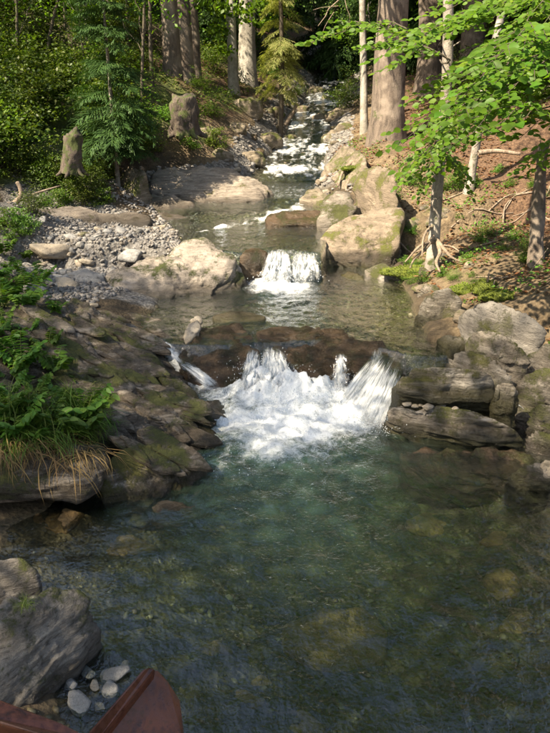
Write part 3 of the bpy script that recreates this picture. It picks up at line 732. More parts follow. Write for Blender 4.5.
# slab rocks, left side of the middle pool
rock('long_slab', 'long pale tilted slab lying across the left side of the stream', [(148,181,1.30),(156,168,1.52),(205,165,1.55),(248,174,1.42),(268,185,1.22),(276,194,1.04),(258,205,.94),(215,208,.90),(165,200,1.0),(150,193,1.1)], 'rock_slab', 53, sub=6, bed=(.10, -.62, .75), th=.13, step=.05, lam=.9, rough=.02, sharp=20, sink=.3)
rock('slab_rock', 'grey split slab tucked under the left end of the long slab', [(138,203,1.02),(152,193,1.12),(182,200,1.05),(200,208,.9),(178,213,.86),(142,210,.92)], 'rock_slab', 54, sub=5, bed=(.15, -.5, .8), th=.05, step=.025, lam=.7, sink=.2)
rock('slab_rock', 'low tan slab at the waterline left of the riffle', [(120,214,.95),(142,208,1.0),(178,213,.92),(196,219,.82),(160,221,.8),(125,219,.88)], 'rock_slab', 55, sub=4, bed=(.1, -.3, .9), th=.04, step=.015, sink=.2)
rock('boulder', 'brown upright boulder under the left bank beside the long slab', [(112,200,1.0),(116,180,1.4),(128,165,1.7),(145,168,1.7),(153,188,1.3),(148,203,1.0),(130,208,.95)], 'rock_up', 56, sub=5, bed=(.6, -.3, .7), th=.12, step=.03, sink=.4)
rock('boulder', 'tawny leaning boulder at the foot of the left bank above the gravel', [(104,208,1.0),(108,196,1.2),(120,190,1.3),(134,206,1.0),(128,214,.9),(108,214,.92)], 'rock_up', 57, sub=4, step=.02, sink=.3)
rock('flat_rock', 'flat brown rock shelf along the top of the gravel bar', [(20,214,1.15),(60,207,1.2),(110,210,1.1),(150,214,1.),(150,222,.9),(90,226,.92),(30,226,1.)], 'rock_slab', 58, sub=5, bed=(.05, -.2, .97), th=.05, step=.02, sink=.3)
rock('rock', 'mossy dark rock splitting the riffle above the second fall', [(262,219,.90),(270,212,1.0),(300,210,1.03),(336,210,1.03),(342,217,.93),(312,223,.86),(275,223,.86)], 'rock_wet', 61, sub=5, bed=(.1, -.3, .9), th=.06, step=.02, sink=.25)
rock('rock', 'round mossy rock in midstream beside the right bank', [(299,200,1.05),(304,190,1.2),(318,187,1.25),(327,194,1.15),(324,202,1.05)], 'rock_up', 62, sub=4, step=.02, sink=.25)
rock('rock', 'dark block on the right waterline beneath the upper roots', [(316,222,.95),(324,196,1.3),(345,188,1.45),(358,205,1.2),(352,222,.95)], 'rock_right', 63, sub=4, step=.03, sink=.3)
# boulders of the upper right bank
rock('boulder', 'golden sunlit boulder at the toe of the upper right bank', [(322,178,1.2),(328,158,1.6),(345,142,1.95),(362,150,1.9),(368,170,1.6),(352,184,1.3),(330,186,1.15)], 'rock_up', 64, sub=5, bed=(.5, -.3, .8), th=.15, step=.03, sink=.5)
rock('boulder', 'pale boulder under the bare roots on the upper right bank', [(350,188,1.4),(358,172,1.7),(380,162,1.9),(400,172,1.85),(400,192,1.5),(375,200,1.3)], 'rock_sun', 65, sub=5, bed=(.4, -.3, .85), th=.15, step=.03, sink=.6)

# upstream boulders: scattered along both sides of the channel, biggest near the photo's bends
rr = np.random.default_rng(21)
def ball_rock(c, s, seed, sub=4, rough=.09, step=.03, th=.12):
    """free standing stone: random corner points around c, half sizes s"""
    q = unit(rr.normal(size=(11, 3))) * (.75 + .35 * rr.random((11, 1)))
    q[:, 2] = np.abs(q[:, 2]) * .9
    w_ = np.asarray(c) + q * np.asarray(s)
    return rock_shape(w_, seed, sub=sub, sharp=9, rough=rough, step=step * float(np.mean(s)), th=th * float(np.mean(s)) * 3, lam=.4, sink=float(s[2]) * .6, bed=(.3, -.3, .9), fine=.02 * float(np.mean(s)))
UP = [ # u, v, y, half width, label
 (205,160,18.6,.42,'grey boulder behind the long pale slab'), (222,168,18.0,.30,'small dark boulder at the upstream end of the long slab'),
 (252,158,19.0,.40,'tan boulder on the left waterline above the riffle'), (238,152,20.,.38,'pale boulder against the sunlit left bank'),
 (268,140,21.,.45,'large cream boulder on the sunlit left bank'), (247,125,22.,.7,'broad sunlit boulder embedded in the left bank'),
 (285,160,19.5,.26,'brown stone in the white water upstream'), (300,152,20.5,.32,'flat brown rock in the upstream cascade'),
 (290,132,22.5,.36,'pale block beside the upstream cascade'), (272,118,23.5,.42,'bright boulder below the hanging pale tree'),
 (310,128,23.,.3,'wet brown boulder in the middle of the upstream cascade'), (330,140,22.5,.38,'tan boulder right of the upstream cascade'),
 (318,112,25.5,.45,'mossy boulder near the head of the cascade'), (340,118,24.5,.5,'golden boulder at the right of the cascade head'),
 (300,105,26.5,.4,'pale rock at the foot of the upper rapids'), (330,98,28.5,.5,'dark rock beneath the far white fall'),
 (315,92,30.,.5,'flat dark rock left of the far white fall'), (350,92,30.,.55,'mossy dark rock right of the far white fall'),
 (345,130,22.,.3,'small pale rock under the thin pale sapling'), (262,170,17.6,.22,'low stone at the left end of the riffle'),
 (240,170,17.6,.18,'little rounded stone upstream of the long slab'), (312,170,18.4,.24,'rounded stone in the pool above the mossy midstream rock')]
for k, (u, v, y, s, lab) in enumerate(UP):
    c = PD(u, v, y)
    c[2] = H(c[0], c[1]) + s * .05
    vv, ff = ball_rock(c, (s, s * .8, s * .75), 100 + k)
    base = vv.mean(0); base[2] = vv[:, 2].min()
    tag(obj('boulder', vv, ff, M['rock_up'], None, base), lab, 'rock')
# smaller stones along the upstream channel
protos = []
for k in range(6):
    vv, ff = ball_rock((0, 0, 0), (1, .85, .6), 140 + k, sub=3, step=.05)
    protos.append([make_mesh('stone', vv, ff, M[m]) for m in ('rock_up', 'cobble_warm', 'rock_wet')])
n = 0
while n < 90:
    y = rr.uniform(15.5, 33); xl_, xr_ = edges(np.array([y]))
    side_ = rr.random()
    x = rr.uniform(xl_[0] - .5, xl_[0] + .5) if side_ < .4 else (rr.uniform(xr_[0] - .5, xr_[0] + .4) if side_ < .75 else rr.uniform(xl_[0], xr_[0]))
    s = rr.uniform(.09, .22)
    o = link('stone', protos[n % 6][int(rr.integers(0, 3))], None, (x, y, Hs(x, y) + s * .1)); o.scale = (s, s, s * rr.uniform(.8, 1.2)); o.rotation_euler = (rr.uniform(-.2, .2), rr.uniform(-.2, .2), rr.uniform(0, 6))
    tag(o, 'small stone among the rapids upstream of the long slab', 'stone', 'stones in the upstream rapids'); n += 1

# rocks along the right bank between slim tree and pool
protoR = []
for k in range(5):
    vv, ff = ball_rock((0, 0, 0), (1, .85, .6), 160 + k, sub=4, step=.06)
    protoR.append(make_mesh('rock', vv, ff, M['rock_right'] if k % 2 else M['rock_up']))
n = 0
while n < 46:
    y = rr.uniform(8.4, 16.5); xl_, xr_ = edges(np.array([y])); x = xr_[0] + rr.uniform(-.15, 1.0)
    s = rr.uniform(.08, .24)
    o = link('rock', protoR[n % 5], None, (x, y, Hs(x, y) + s * .02)); o.scale = (s, s, s * rr.uniform(.7, 1.1)); o.rotation_euler = (rr.uniform(-.25, .25), rr.uniform(-.25, .25), rr.uniform(0, 6))
    tag(o, 'small mossy rock set in the foot of the right bank', 'rock', 'small rocks along the right bank'); n += 1
# gravel bar stones
def pebble_mesh(k, mat, sub=3):
    cv, cf = ico(sub)
    n = rr.normal(size=(11, 3)); n = unit(n)
    v = cv.copy()
    for q in n:                                   # a few flat facets
        d = v @ q; ex = np.maximum(d - .5 - .2 * rr.random(), 0); v = v - ex[:, None] * q * .95
    v = v * (1 + .13 * fbm(cv * 1.2 + k * 7, 3, 200 + k))[:, None]
    return make_mesh('stone', v * np.array([1, .8, .5]), cf, mat)
PEB = [pebble_mesh(k, M[['cobble', 'cobble_grey', 'cobble_warm', 'cobble_grey'][k % 4]]) for k in range(12)]
def stone_at(u, v, z, r, label, group=None, m=None, k=0, flat=1., rz=None):
    c = P(u, v, z) if z is not None else None
    o = link('stone', PEB[(m if m is not None else int(rr.integers(0, 12)))], None, c)
    o.scale = (r, r, r * flat); o.rotation_euler = (rr.uniform(-.25, .25), rr.uniform(-.25, .25), rr.uniform(0, 6) if rz is None else rz)
    return tag(o, label, 'stone', group)
stone_at(140, 238, .82, .13, 'round white stone at the top end of the gravel bar', m=0, flat=1.3)
stone_at(171, 233, .78, .12, 'flat pale stone at the water edge beside the riffle', m=2)
stone_at(120, 232, .9, .2, 'bluish flat stone on the upper gravel bar', m=1)
stone_at(132, 258, .72, .24, 'blue grey slab stone against the back of the broad pale rock', m=3, flat=1.2)
stone_at(83, 283, .56, .36, 'large grey stone on the gravel beside the broad pale rock', m=5, flat=1.)
stone_at(60, 288, .6, .26, 'rounded stone with yellow lichen at the lower end of the bar', m=2, flat=1.2)
stone_at(90, 297, .45, .16, 'grey stone wedged at the foot of the broad pale rock', m=1, flat=1.3)
stone_at(50, 251, .8, .4, 'brown moss covered stone in the middle of the gravel bar', m=6, flat=.8)
n = 0
while n < 110:
    u, v = rr.uniform(25, 190), rr.uniform(222, 300)
    if v > 262 + (100 - u) * .5 or u > 165 + (v - 222) * -.2: continue
    p = P(u, v, .7); p = P(u, v, Hs(p[0], p[1]))
    z = Hs(p[0], p[1])
    if z < water_z(np.array([p[0]]), np.array([p[1]]))[0] - .02: continue
    r = rr.uniform(.05, .13)
    o = link('stone', PEB[int(rr.integers(0, 12))], None, (p[0], p[1], z + r * .15)); o.scale = (r, r, r); o.rotation_euler = (rr.uniform(-.4, .4), rr.uniform(-.4, .4), rr.uniform(0, 6))
    tag(o, 'small grey stone among the gravel of the left bar', 'stone', 'stones on the gravel bar'); n += 1
# pebbles by the girder
for (u, v, z, r, m, lab) in [(78,703,.02,.095,0,'round pale cobble beside the steel girder'),(112,676,.02,.095,8,'flat pale cobble at the water edge above the steel girder'),(112,690,.02,.07,4,'pale cobble touching the steel girder corner'),
        (94,686,.03,.045,2,'small tan cobble between the two pale cobbles'),(70,685,.02,.06,1,'dark grey cobble under the banded boulder'),(100,706,0,.045,10,'small brown cobble below the pale cobbles'),(88,672,.0,.05,3,'flat grey cobble at the lower edge of the banded boulder'),(124,668,-.02,.06,6,'tan half submerged cobble at the pool edge')]:
    stone_at(u, v, z - .02, r * 1.1, lab, m=m, flat=.8)
# gravel too small to count, on the bar and on the pool bed
UPZ = np.array([0, 0, 1.])
def gravel(name, xs, ys, rs, label, mats, sub=1, dz=.1):
    cv, cf = ico(sub)
    zs = H(xs, ys) + rs * dz
    cv = cv * (1 + .22 * _hash(np.arange(len(cv)), np.zeros(len(cv), int), np.zeros(len(cv), int), 5))[:, None]
    nr_ = unit(UPZ + rr.normal(size=(len(xs), 3)) * .35)
    ax = unit(rr.normal(size=(len(xs), 3))); Mx = frames(unit(np.cross(nr_, ax)), nr_, np.ones(len(xs)))
    Mx = Mx * (rs[:, None] * np.stack([rr.uniform(.6, 1., len(xs)), rr.uniform(.9, 1.4, len(xs)), rr.uniform(.3, .65, len(xs))], 1))[:, None, :]
    v, f = scatter(cv, cf, Mx, np.stack([xs, ys, zs], 1))
    return tag(obj(name, v, f, mats), label, 'gravel', kind='stuff')
def gravel_mat(name, cols, rough=.85):
    t = NT(name); g = t.node('NewGeometry').outputs['Random Per Island']
    c = t.ramp(g, [(i / (len(cols) - 1), q) for i, q in enumerate(cols)])
    c = t.mix(t.rng(t.noise(t.pos(), 60, 4, .7), .3, .7, 0, .5), c, t.mix(.5, c, (.05, .04, .03)))
    t.ln(c, t.b.inputs['Base Color']); t.b.inputs['Roughness'].default_value = rough
    return t.m
M['gravel'] = gravel_mat('mixed gravel', [(.11, .10, .098), (.21, .197, .188), (.155, .147, .145), (.30, .285, .27), (.18, .15, .125), (.24, .232, .23), (.14, .12, .10)])
M['bed_gravel'] = gravel_mat('bed gravel', [(.05, .045, .02), (.085, .07, .035), (.11, .09, .048), (.065, .055, .03), (.15, .125, .07), (.095, .06, .028), (.30, .27, .17)], .6)
def in_poly_px(n, box, keep, z=0.):
    out = []
    while len(out) < n:
        u, v = rr.uniform(box[0], box[2]), rr.uniform(box[1], box[3])
        if keep(u, v): out.append(P(u, v, z)[:2])
    return np.array(out)
g1 = in_poly_px(5200, (15, 218, 200, 308), lambda u, v: v < 288 + (100 - u) * .4 and u < 200 - (v - 222) * .3, .7)
gravel('gravel', g1[:, 0], g1[:, 1], rr.uniform(.016, .05, len(g1)), 'loose grey gravel of the bar', M['gravel'])
g2x = rr.uniform(-1.9, 3.2, 4000); g2y = 2.3 + rr.random(4000) ** 1.5 * 5.2
gravel('bed_gravel', g2x, g2y, .006 + .035 * rr.random(4000) ** 4.5, 'brown pebbles on the bed of the green pool', M['bed_gravel'])
g3y = rr.uniform(8.5, 15, 3500); e_ = edges(g3y); g3x = e_[0] + (e_[1] - e_[0]) * rr.random(3500)
gravel('bed_gravel', g3x, g3y, .012 + .05 * rr.random(3500) ** 2.5, 'brown pebbles on the bed of the upper pool', M['bed_gravel'])
g4y = rr.uniform(15, 33, 2500); e_ = edges(g4y); g4x = e_[0] - .7 + (e_[1] - e_[0] + 1.4) * rr.random(2500)
gravel('gravel', g4x, g4y, .02 + .07 * rr.random(2500) ** 2, 'loose stones along the upstream channel', M['gravel'])
# stones lying on the pool bed
for k, (u, v, z, s, lab) in enumerate([(335,618,-.33,(.40,.33,.12),'broad brown slab stone under the water in the middle of the pool'),(258,664,-.30,(.09,.07,.06),'yellowish stone under the water left of the brown slab'),
        (247,685,-.30,(.13,.1,.08),'brown stone on the pool bed near the lower edge'),(300,700,-.28,(.2,.14,.08),'dark stone on the pool bed below the brown slab'),(505,560,-.2,(.22,.17,.12),'olive stone on the pool bed towards the right bank'),
        (530,600,-.2,(.2,.16,.1),'brown stone on the pool bed at the right edge'),(215,640,-.35,(.14,.11,.08),'rounded stone on the pool bed in the bluish reflection'),(440,500,-.25,(.3,.2,.1),'olive slab on the pool bed below the low layered rock'),
        (120,545,-.2,(.3,.22,.12),'dark slab on the pool bed in front of the ledge'),(60,530,-.15,(.2,.16,.1),'dark stone on the pool bed below the overhang'),(500,520,-.2,(.16,.13,.1),'round stone on the pool bed below the right hand rocks'),(430,705,-.25,(.1,.08,.05),'small dark stone on the pool bed at the lower edge')]):
    c = P(u, v, z); c[2] = Hs(c[0], c[1]) - .01
    s = (s[0] * 1.25, s[1] * 1.2, s[2] * (.6 if k else 1.3))
    if k == 0:
        a_ = np.linspace(0, 6.28, 9)[:-1] + .2; c[2] += .06
        vv, ff = rock_shape(np.stack([c[0] + np.cos(a_) * .43, c[1] + np.sin(a_) * .36, c[2] + .03 + .05 * np.sin(a_ * 2)], 1), 170, sub=5, sharp=14, rough=.03, step=.012, th=.05, sink=.3)
    else: vv, ff = ball_rock(c, s, 170 + k, sub=4, rough=.07)
    tag(obj('submerged_stone', vv, ff, M['rock_bed'], None, [c[0], c[1], vv[:, 2].min()]), lab, 'stone')

# ------------------------------------------------------------------ falling water
def sheet(a0, a1, b0, b1, seed, nc=40, nr=30, pw=1.7, amp=.03, layers=3, t0=-.12, glass=0.):
    """falling water between a lip line a0-a1 and a foot line b0-b1, in a few torn layers"""
    out = []
    a0, a1, b0, b1 = (np.asarray(q, float) for q in (a0, a1, b0, b1))
    Wd = np.linalg.norm(a1 - a0) * .5 + np.linalg.norm(b1 - b0) * .5
    for L in range(layers):
        S, T = np.meshgrid(np.linspace(0, 1, nc), np.linspace(t0, 1.04, nr)); s_, t_ = S.ravel(), T.ravel()
        lipn = .10 * vn(np.stack([s_ * Wd * 9, s_ * 0 + L, s_ * 0], 1), seed)
        tt = np.clip(t_, 0, 2)
        A = a0 + (a1 - a0) * s_[:, None]; B = b0 + (b1 - b0) * s_[:, None]
        p = A + (B - A) * (t_ + lipn * tt * (1 - tt))[:, None]
        p[:, 2] = A[:, 2] + (B[:, 2] - A[:, 2]) * tt ** pw + .012 + .012 * L
        q = np.stack([s_ * Wd * 26, t_ * 2.2, s_ * 0 + L * 9.], 1)
        k = fbm(q, 3, seed + L); k2 = fbm(np.stack([s_ * Wd * 60, t_ * 7, s_ * 0 + 3.], 1), 3, seed + 3 + L)
        g = (.10 + 1.25 * tt)
        p[:, 1] -= (amp * k + .5 * amp * k2) * g + .012 * L; p[:, 2] += (.6 * amp * k2 + .3 * amp * k) * g; p[:, 0] += .5 * amp * k2 * g
        i_ = (np.arange(nr - 1)[:, None] * nc + np.arange(nc - 1)[None]).ravel()
        f = np.stack([i_, i_ + 1, i_ + nc + 1, i_ + nc], 1)
        edge = np.minimum(s_, 1 - s_) * Wd
        vis = sstep(t0, t0 + .22, t_ + .06 * k) * sstep(0, .09, edge + .05 * k2) * (1 - sstep(.82, 1.02, t_ + .08 * k2))
        out.append((p, f, vis, np.stack([s_ * Wd + L * 3.3 + seed, t_ + L * .37, np.clip(edge / .05, 0, 1) * (.55 + .45 * np.clip(tt * 2.5, 0, 1)) - glass * np.clip(1.25 - tt * 1.5, 0, 1) * (.6 + .8 * np.abs(s_ - .5))], 1)))
    return out
def drops(c, spread, n, seed, rmin=.003, rmax=.009):
    r_ = np.random.default_rng(seed)
    loc = np.asarray(c) + r_.normal(size=(n, 3)) * spread; loc[:, 2] = c[2] + np.abs(loc[:, 2] - c[2])
    cv, cf = ico(1)
    s = r_.uniform(rmin, rmax, n)
    Mx = np.repeat(np.eye(3)[None], n, 0) * s[:, None, None]; Mx[:, 2, 2] *= r_.uniform(1, 2.2, n)
    return scatter(cv, cf, Mx, loc)
def fall(label, sheets, dr=None):
    v, f = join([(q[0], q[1]) for q in sheets]); at = np.concatenate([q[3] for q in sheets]); vs_ = np.concatenate([q[2] for q in sheets])
    c0 = v.mean(0); c0[2] = v[:, 2].min()
    root = thing('waterfall', label, 'waterfall', c0)
    o = obj('sheet', v, f, M['fall'], root)
    o.data.attributes.new('flow', 'FLOAT_VECTOR', 'POINT').data.foreach_set('vector', at.astype(np.float32).ravel())
    o.data.attributes.new('vis', 'FLOAT', 'POINT').data.foreach_set('value', vs_.astype(np.float32))
    o['kind'] = 'stuff'
    if dr is not None:
        d = obj('droplets', *dr, M['spray'], root); d['kind'] = 'stuff'
fall('foaming white chute pouring through the gap at the left of the main fall', sheet(P(247,350,.32), P(261,349,.32), P(236,390,.08), P(264,392,.08), 1, 36, amp=.05, layers=3, pw=1.4) + sheet(P(262,349,.31), P(284,350,.32), P(254,392,.08), P(298,390,.08), 31, 48, amp=.055, layers=3, pw=1.4), drops(P(266, 380, .10), (.19, .08, .13), 900, 2, .0015, .006))
fall('thin white jet spilling over the middle of the dark sill', sheet(P(336,356,.36), P(346,356,.36), P(329,388,.05), P(350,388,.05), 5, 24, amp=.03, layers=3, pw=1.3), drops(P(341, 382, .08), (.09, .05, .09), 170, 4, .002, .006))
fall('thin white jet at the right end of the dark sill', sheet(P(372,350,.36), P(384,350,.36), P(362,392,.02), P(380,392,.02), 9, 20, amp=.03, layers=2), drops(P(374, 382, .08), (.07, .05, .07), 120, 6, .002, .006))
fall('slanting sheet of glassy white water beside the flat topped slab', sheet(P(378,350,.355), P(408,362,.36), P(336,398,.05), P(384,432,.04), 12, 60, 40, 1.2, .02, 3, glass=.3), drops(P(378, 426, .04), (.16, .12, .06), 420, 8, .0015, .005))
fall('small white fall between pale rock and sunlit boulder', sheet(P(268,252,.75), P(290,250,.765), P(258,280,.40), P(294,282,.40), 15, 40, amp=.06, layers=3, pw=1.3) + sheet(P(290,250,.765), P(316,252,.75), P(290,282,.40), P(322,279,.40), 16, 40, amp=.06, layers=2, pw=1.6, glass=.3), drops(P(288, 280, .42), (.25, .12, .06), 200, 10, .003, .009))
fall('narrow trickle running down between ledge and brown sill', sheet(P(153,338,.36), P(162,336,.36), P(176,368,.2), P(186,362,.2), 18, 14, 20, 1.2, .02, 2) + sheet(P(175,366,.215), P(187,362,.215), P(205,392,.02), P(222,384,.02), 21, 18, 20, 1.4, .025, 2))
fall('little trickle between the mossy boulders at the right edge', sheet(P(493,396,.36), P(502,396,.36), P(528,424,.06), P(545,418,.06), 24, 18, 24, 1.3, .03, 3))
fall('distant white fall at the head of the stream under dark trees', sheet(PD(330,66,36.), PD(354,66,36.), PD(326,84,34.8), PD(356,84,34.8), 27, 30, 20, 1.5, .12, 3))
# splash droplets over the plunge pool
sv, sf = join([drops(P(300, 400, .05), (.5, .22, .07), 500, 14, .003, .008), drops(P(250, 440, .02), (.3, .35, .03), 200, 15, .002, .006)])
tag(obj('spray', sv, sf, M['spray']), 'fine white droplets over the plunge pool', 'spray', kind='stuff')

# ------------------------------------------------------------------ steel girder, bottom left
gy_ = 1.0
gd = thing('steel_girder', 'rusty red brown painted steel girder corner of the footbridge', 'girder', PD(100, 740, .95) - [0, 0, .05])
def plate(name, px, thick, bev=.003, parent=gd, nrm=None):
    front = np.array([PD(u, v, y) for u, v, y in px])
    n = unit(np.cross(front[1] - front[0], front[2] - front[0]))
    if n[1] < 0: n = -n
    bm = bmesh.new()
    a = [bm.verts.new(p) for p in front]; f = bm.faces.new(a)
    ex = bmesh.ops.extrude_face_region(bm, geom=[f])
    for q in ex['geom']:
        if isinstance(q, bmesh.types.BMVert): q.co += Vector(n * thick)
    bmesh.ops.recalc_face_normals(bm, faces=bm.faces)
    bmesh.ops.bevel(bm, geom=[e for e in bm.edges], offset=bev, segments=2, affect='EDGES', profile=.6)
    v = np.array([q.co[:] for q in bm.verts]); f = [[q.index for q in x.verts] for x in bm.faces]; bm.free()
    return obj(name, v, f, M['steel'], parent, smooth=False)
plate('web_plate', [(86,745,.80),(150,671,.92),(158,670,.925),(168,681,.925),(180,700,.915),(186,745,.86)], .012)
plate('top_flange', [(80,742,.775),(143,669,.90),(150,667,.905),(156,669,.91),(96,745,.79)], .05, .004)
plate('side_rail', [(-30,688,.78),(-30,715,.74),(100,752,.70),(96,741,.76),(60,722,.77)], .03, .004)

# ------------------------------------------------------------------ foliage pieces
KITE = (np.array([[0, 0, 0], [.30, .42, .06], [0, 1, -.04], [-.30, .42, .06]]), np.array([[0, 1, 2], [0, 2, 3]]))
BEECH = (np.array([[0, 0, 0], [0, .34, -.01], [0, .68, -.01], [0, 1, -.06], [.21, .14, .04], [.32, .42, .055], [.22, .74, .02], [-.21, .14, .04], [-.32, .42, .055], [-.22, .74, .02]]),
         np.array([[0, 4, 1], [1, 4, 5], [1, 5, 2], [2, 5, 6], [2, 6, 3], [0, 1, 7], [1, 8, 7], [1, 2, 8], [2, 9, 8], [2, 3, 9]]))
BLADE = (np.array([[-.012, 0, 0], [.012, 0, 0], [-.011, .35, .06], [.011, .35, .06], [-.008, .7, .02], [.008, .7, .02], [0, 1, -.14]]),
         np.array([[0, 1, 3], [0, 3, 2], [2, 3, 5], [2, 5, 4], [4, 5, 6]]))
UPV = np.array([0, 0, 1.])
def leaves_at(loc, size, tmpl=KITE, flat=.6, out=None):
    n = len(loc)
    nrm = unit(UPV * flat + rdir(n) * (1 - flat) * 1.2)
    ax = rdir(n)
    if out is not None: ax = unit(ax + out * .9)
    ax = unit(ax - (ax * nrm).sum(1, keepdims=True) * nrm * .85)
    return scatter(tmpl[0], tmpl[1], frames(ax, nrm, size), loc)
def crown(center, radii, nclump, per, size, clump_r, tmpl=KITE, hollow=.55, flat=.55):
    d = rdir(nclump) * (hollow + (1 - hollow) * rng.random((nclump, 1)) ** .6)
    d *= 1 + .25 * rng.normal(size=(nclump, 1))
    cc = d * radii
    loc = np.repeat(cc, per, 0) + rng.normal(size=(nclump * per, 3)) * clump_r * np.array([1, 1, .55])
    return leaves_at(loc + center, rng.uniform(.7, 1.3, len(loc)) * size, tmpl, flat), cc + center
def twig(a, b, r0, r1, n=5, sag=.0, wob=.03, sides=5):
    t = np.linspace(0, 1, n)[:, None]; p = np.asarray(a) * (1 - t) + np.asarray(b) * t
    L = np.linalg.norm(np.asarray(b) - np.asarray(a))
    p[1:-1] += rng.normal(size=(n - 2, 3)) * wob * L
    p[:, 2] += sag * L * np.sin(t[:, 0] * math.pi)
    return tube(p, np.linspace(r0, r1, n), sides)
_T = np.linspace(.5, 60, 900)
def hit(u, v):
    """where the view ray through photo pixel (u, v) meets the ground"""
    d = ray(u, v); p = np.array([0, 0, CAMH]) + d[None] * _T[:, None]
    below = np.nonzero(p[:, 2] < H(p[:, 0], p[:, 1]))[0]
    return None if len(below) == 0 else p[below[0]]
def pick(n, box, keep=None, ymax=60):
    out = []
    tries = 0
    while len(out) < n and tries < n * 20:
        tries += 1
        u, v = rng.uniform(box[0], box[2]), rng.uniform(box[1], box[3])
        if keep and not keep(u, v): continue
        p = hit(u, v)
        if p is not None and p[1] < ymax: out.append(p)
    return out

# ---- broadleaf trees
def broadleaf_parts(h, cr, cb, tr, nclump=150, per=110, size=.13, clump=.55, seed=0):
    """trunk+limbs and crown of a tree standing at the origin"""
    path = smooth_path([(0, 0, -.3), (rng.normal() * .1, rng.normal() * .1, h * .25), (rng.normal() * .25, rng.normal() * .25, h * .55), (rng.normal() * .3, rng.normal() * .3, h * .85)], 16)
    rad = tr * np.interp(np.linspace(0, 1, 16), [0, .06, .3, 1], [1.5, 1.08, .85, .25])
    cen = np.array([0, 0, (cb + h) / 2]); radii = np.array([cr, cr, (h - cb) / 2])
    (lv, lf), cl = crown(cen, radii, nclump, per, size, clump)
    tp = [tube(path, rad, 14, rough=.10, seed=seed)]
    for c in cl[::7]:
        k = int(np.clip(np.interp(c[2] - cr * .6, path[:, 2], np.arange(16)), 4, 14))
        tp.append(twig(path[k], c, rad[k] * .45, .012, 6, .06, .04))
    return join(tp), (lv, lf)
def place_tree(name, label, parts, loc, mats, rz=0., s=1., group=None, cat='tree'):
    root = thing(name, label, cat, loc, group)
    for pn, me in parts: link(pn, me, root)
    root.rotation_euler = (0, 0, rz); root.scale = (s, s, s)
    return root
def tree_meshes(fn, tm, lm, *a, **k):
    (tv, tf), (lv, lf) = fn(*a, **k)
    return [('trunk', make_mesh('trunk', tv, tf, tm)), ('crown', make_mesh('crown', lv, lf, lm, False))]
BL = [tree_meshes(broadleaf_parts, M['bark_beech'], M['shrub'], 14, 4.3, 4.5, .22, seed=1),
      tree_meshes(broadleaf_parts, M['bark_dark'], M['shrub'], 17, 4.8, 6.0, .28, seed=2)]
# ---- conifers
def spray_tmpl(n=12, sub=4):
    """one drooping spruce branch along +y, length 1"""
    vs, fs = [], []
    def quad(a, b, wd, up):
        a, b = np.array(a), np.array(b); d = unit(b - a); s = np.cross(d, up); s = s / max(np.linalg.norm(s), 1e-6) * wd
        k = len(vs); vs.extend([a - s * .6, a + s * .6, b + s * .25, b - s * .25]); fs.extend([[k, k + 1, k + 2], [k, k + 2, k + 3]])
    def ax(t): return np.array([0, t, .10 * t - .32 * t * t])
    for i in range(6): quad(ax(i / 6), ax((i + 1) / 6), .02, (0, 0, 1))
    for i in range(n):
        t = .14 + .84 * i / n
        for sd in (-1, 1):
            L = .42 * (1 - t) + .10
            a = ax(t); tt = np.array([sd * L, L * .75, -.16 * L]) * rng.uniform(.75, 1.15)
            tt = tt + rng.normal(size=3) * [.02, .03, .03]; b = a + tt; quad(a, b, .016, (0, .2, 1))
            for j in range(sub):
                f = .25 + .2 * j; m = a + tt * f
                for s2 in (-1, 1):
                    e = m + np.array([sd * .05 + s2 * .05, .11 * s2 * sd + .07, -.07 - .05 * rng.random()]) * (1.25 - f)
                    quad(m, e + rng.normal(size=3) * .018, .014, (0.2, .1, 1))
            quad(b, b + tt * .2 + [0, 0, -.03], .022, (0, 0, 1))
    return np.array(vs, float), np.array(fs)
SPRAYS = [spray_tmpl() for _ in range(3)]
def conifer_parts(h, rmax, cb, tr, nb=110, droop=.25, seed=0):
    path = smooth_path([(0, 0, -.3), (rng.normal() * .05, rng.normal() * .05, h * .4), (0, 0, h)], 14)
    rad = tr * np.interp(np.linspace(0, 1, 14), [0, .06, .4, 1], [1.45, 1.05, .75, .06])
    parts = [tube(path, rad, 14, rough=.12, seed=seed)]
    lp = []
    for st in range(3):
        n = nb // 3
        z = cb + (h - cb) * rng.random(n) ** 1.15
        az = rng.uniform(0, 2 * math.pi, n)
        L = rmax * (1 - ((z - cb) / (h - cb)) ** 1.2) * rng.uniform(.6, 1.1, n) + .25
        ax = np.stack([np.cos(az), np.sin(az), -droop + .35 * (z - cb) / (h - cb)], 1)
        nrm = unit(UPV + rng.normal(size=(n, 3)) * .12)
        lp.append(scatter(*SPRAYS[st], frames(ax, nrm, L), np.stack([0 * z, 0 * z, z], 1)))
    return join(parts), join(lp)
CF = [tree_meshes(conifer_parts, M['bark_dark'], M['spruce'], 16, 2.6, 1.2, .22, 200, seed=3), tree_meshes(conifer_parts, M['bark_dark'], M['spruce'], 20, 3.0, 2.6, .30, 210, seed=4)]
TALL = tree_meshes(conifer_parts, M['bark_spruce'], M['spruce'], 24, 3.4, 7.0, .37, 200, .35, seed=5)

def ground_pt(u, v, y):
    p = PD(u, v, y); return np.array([p[0], p[1], Hs(p[0], p[1])])
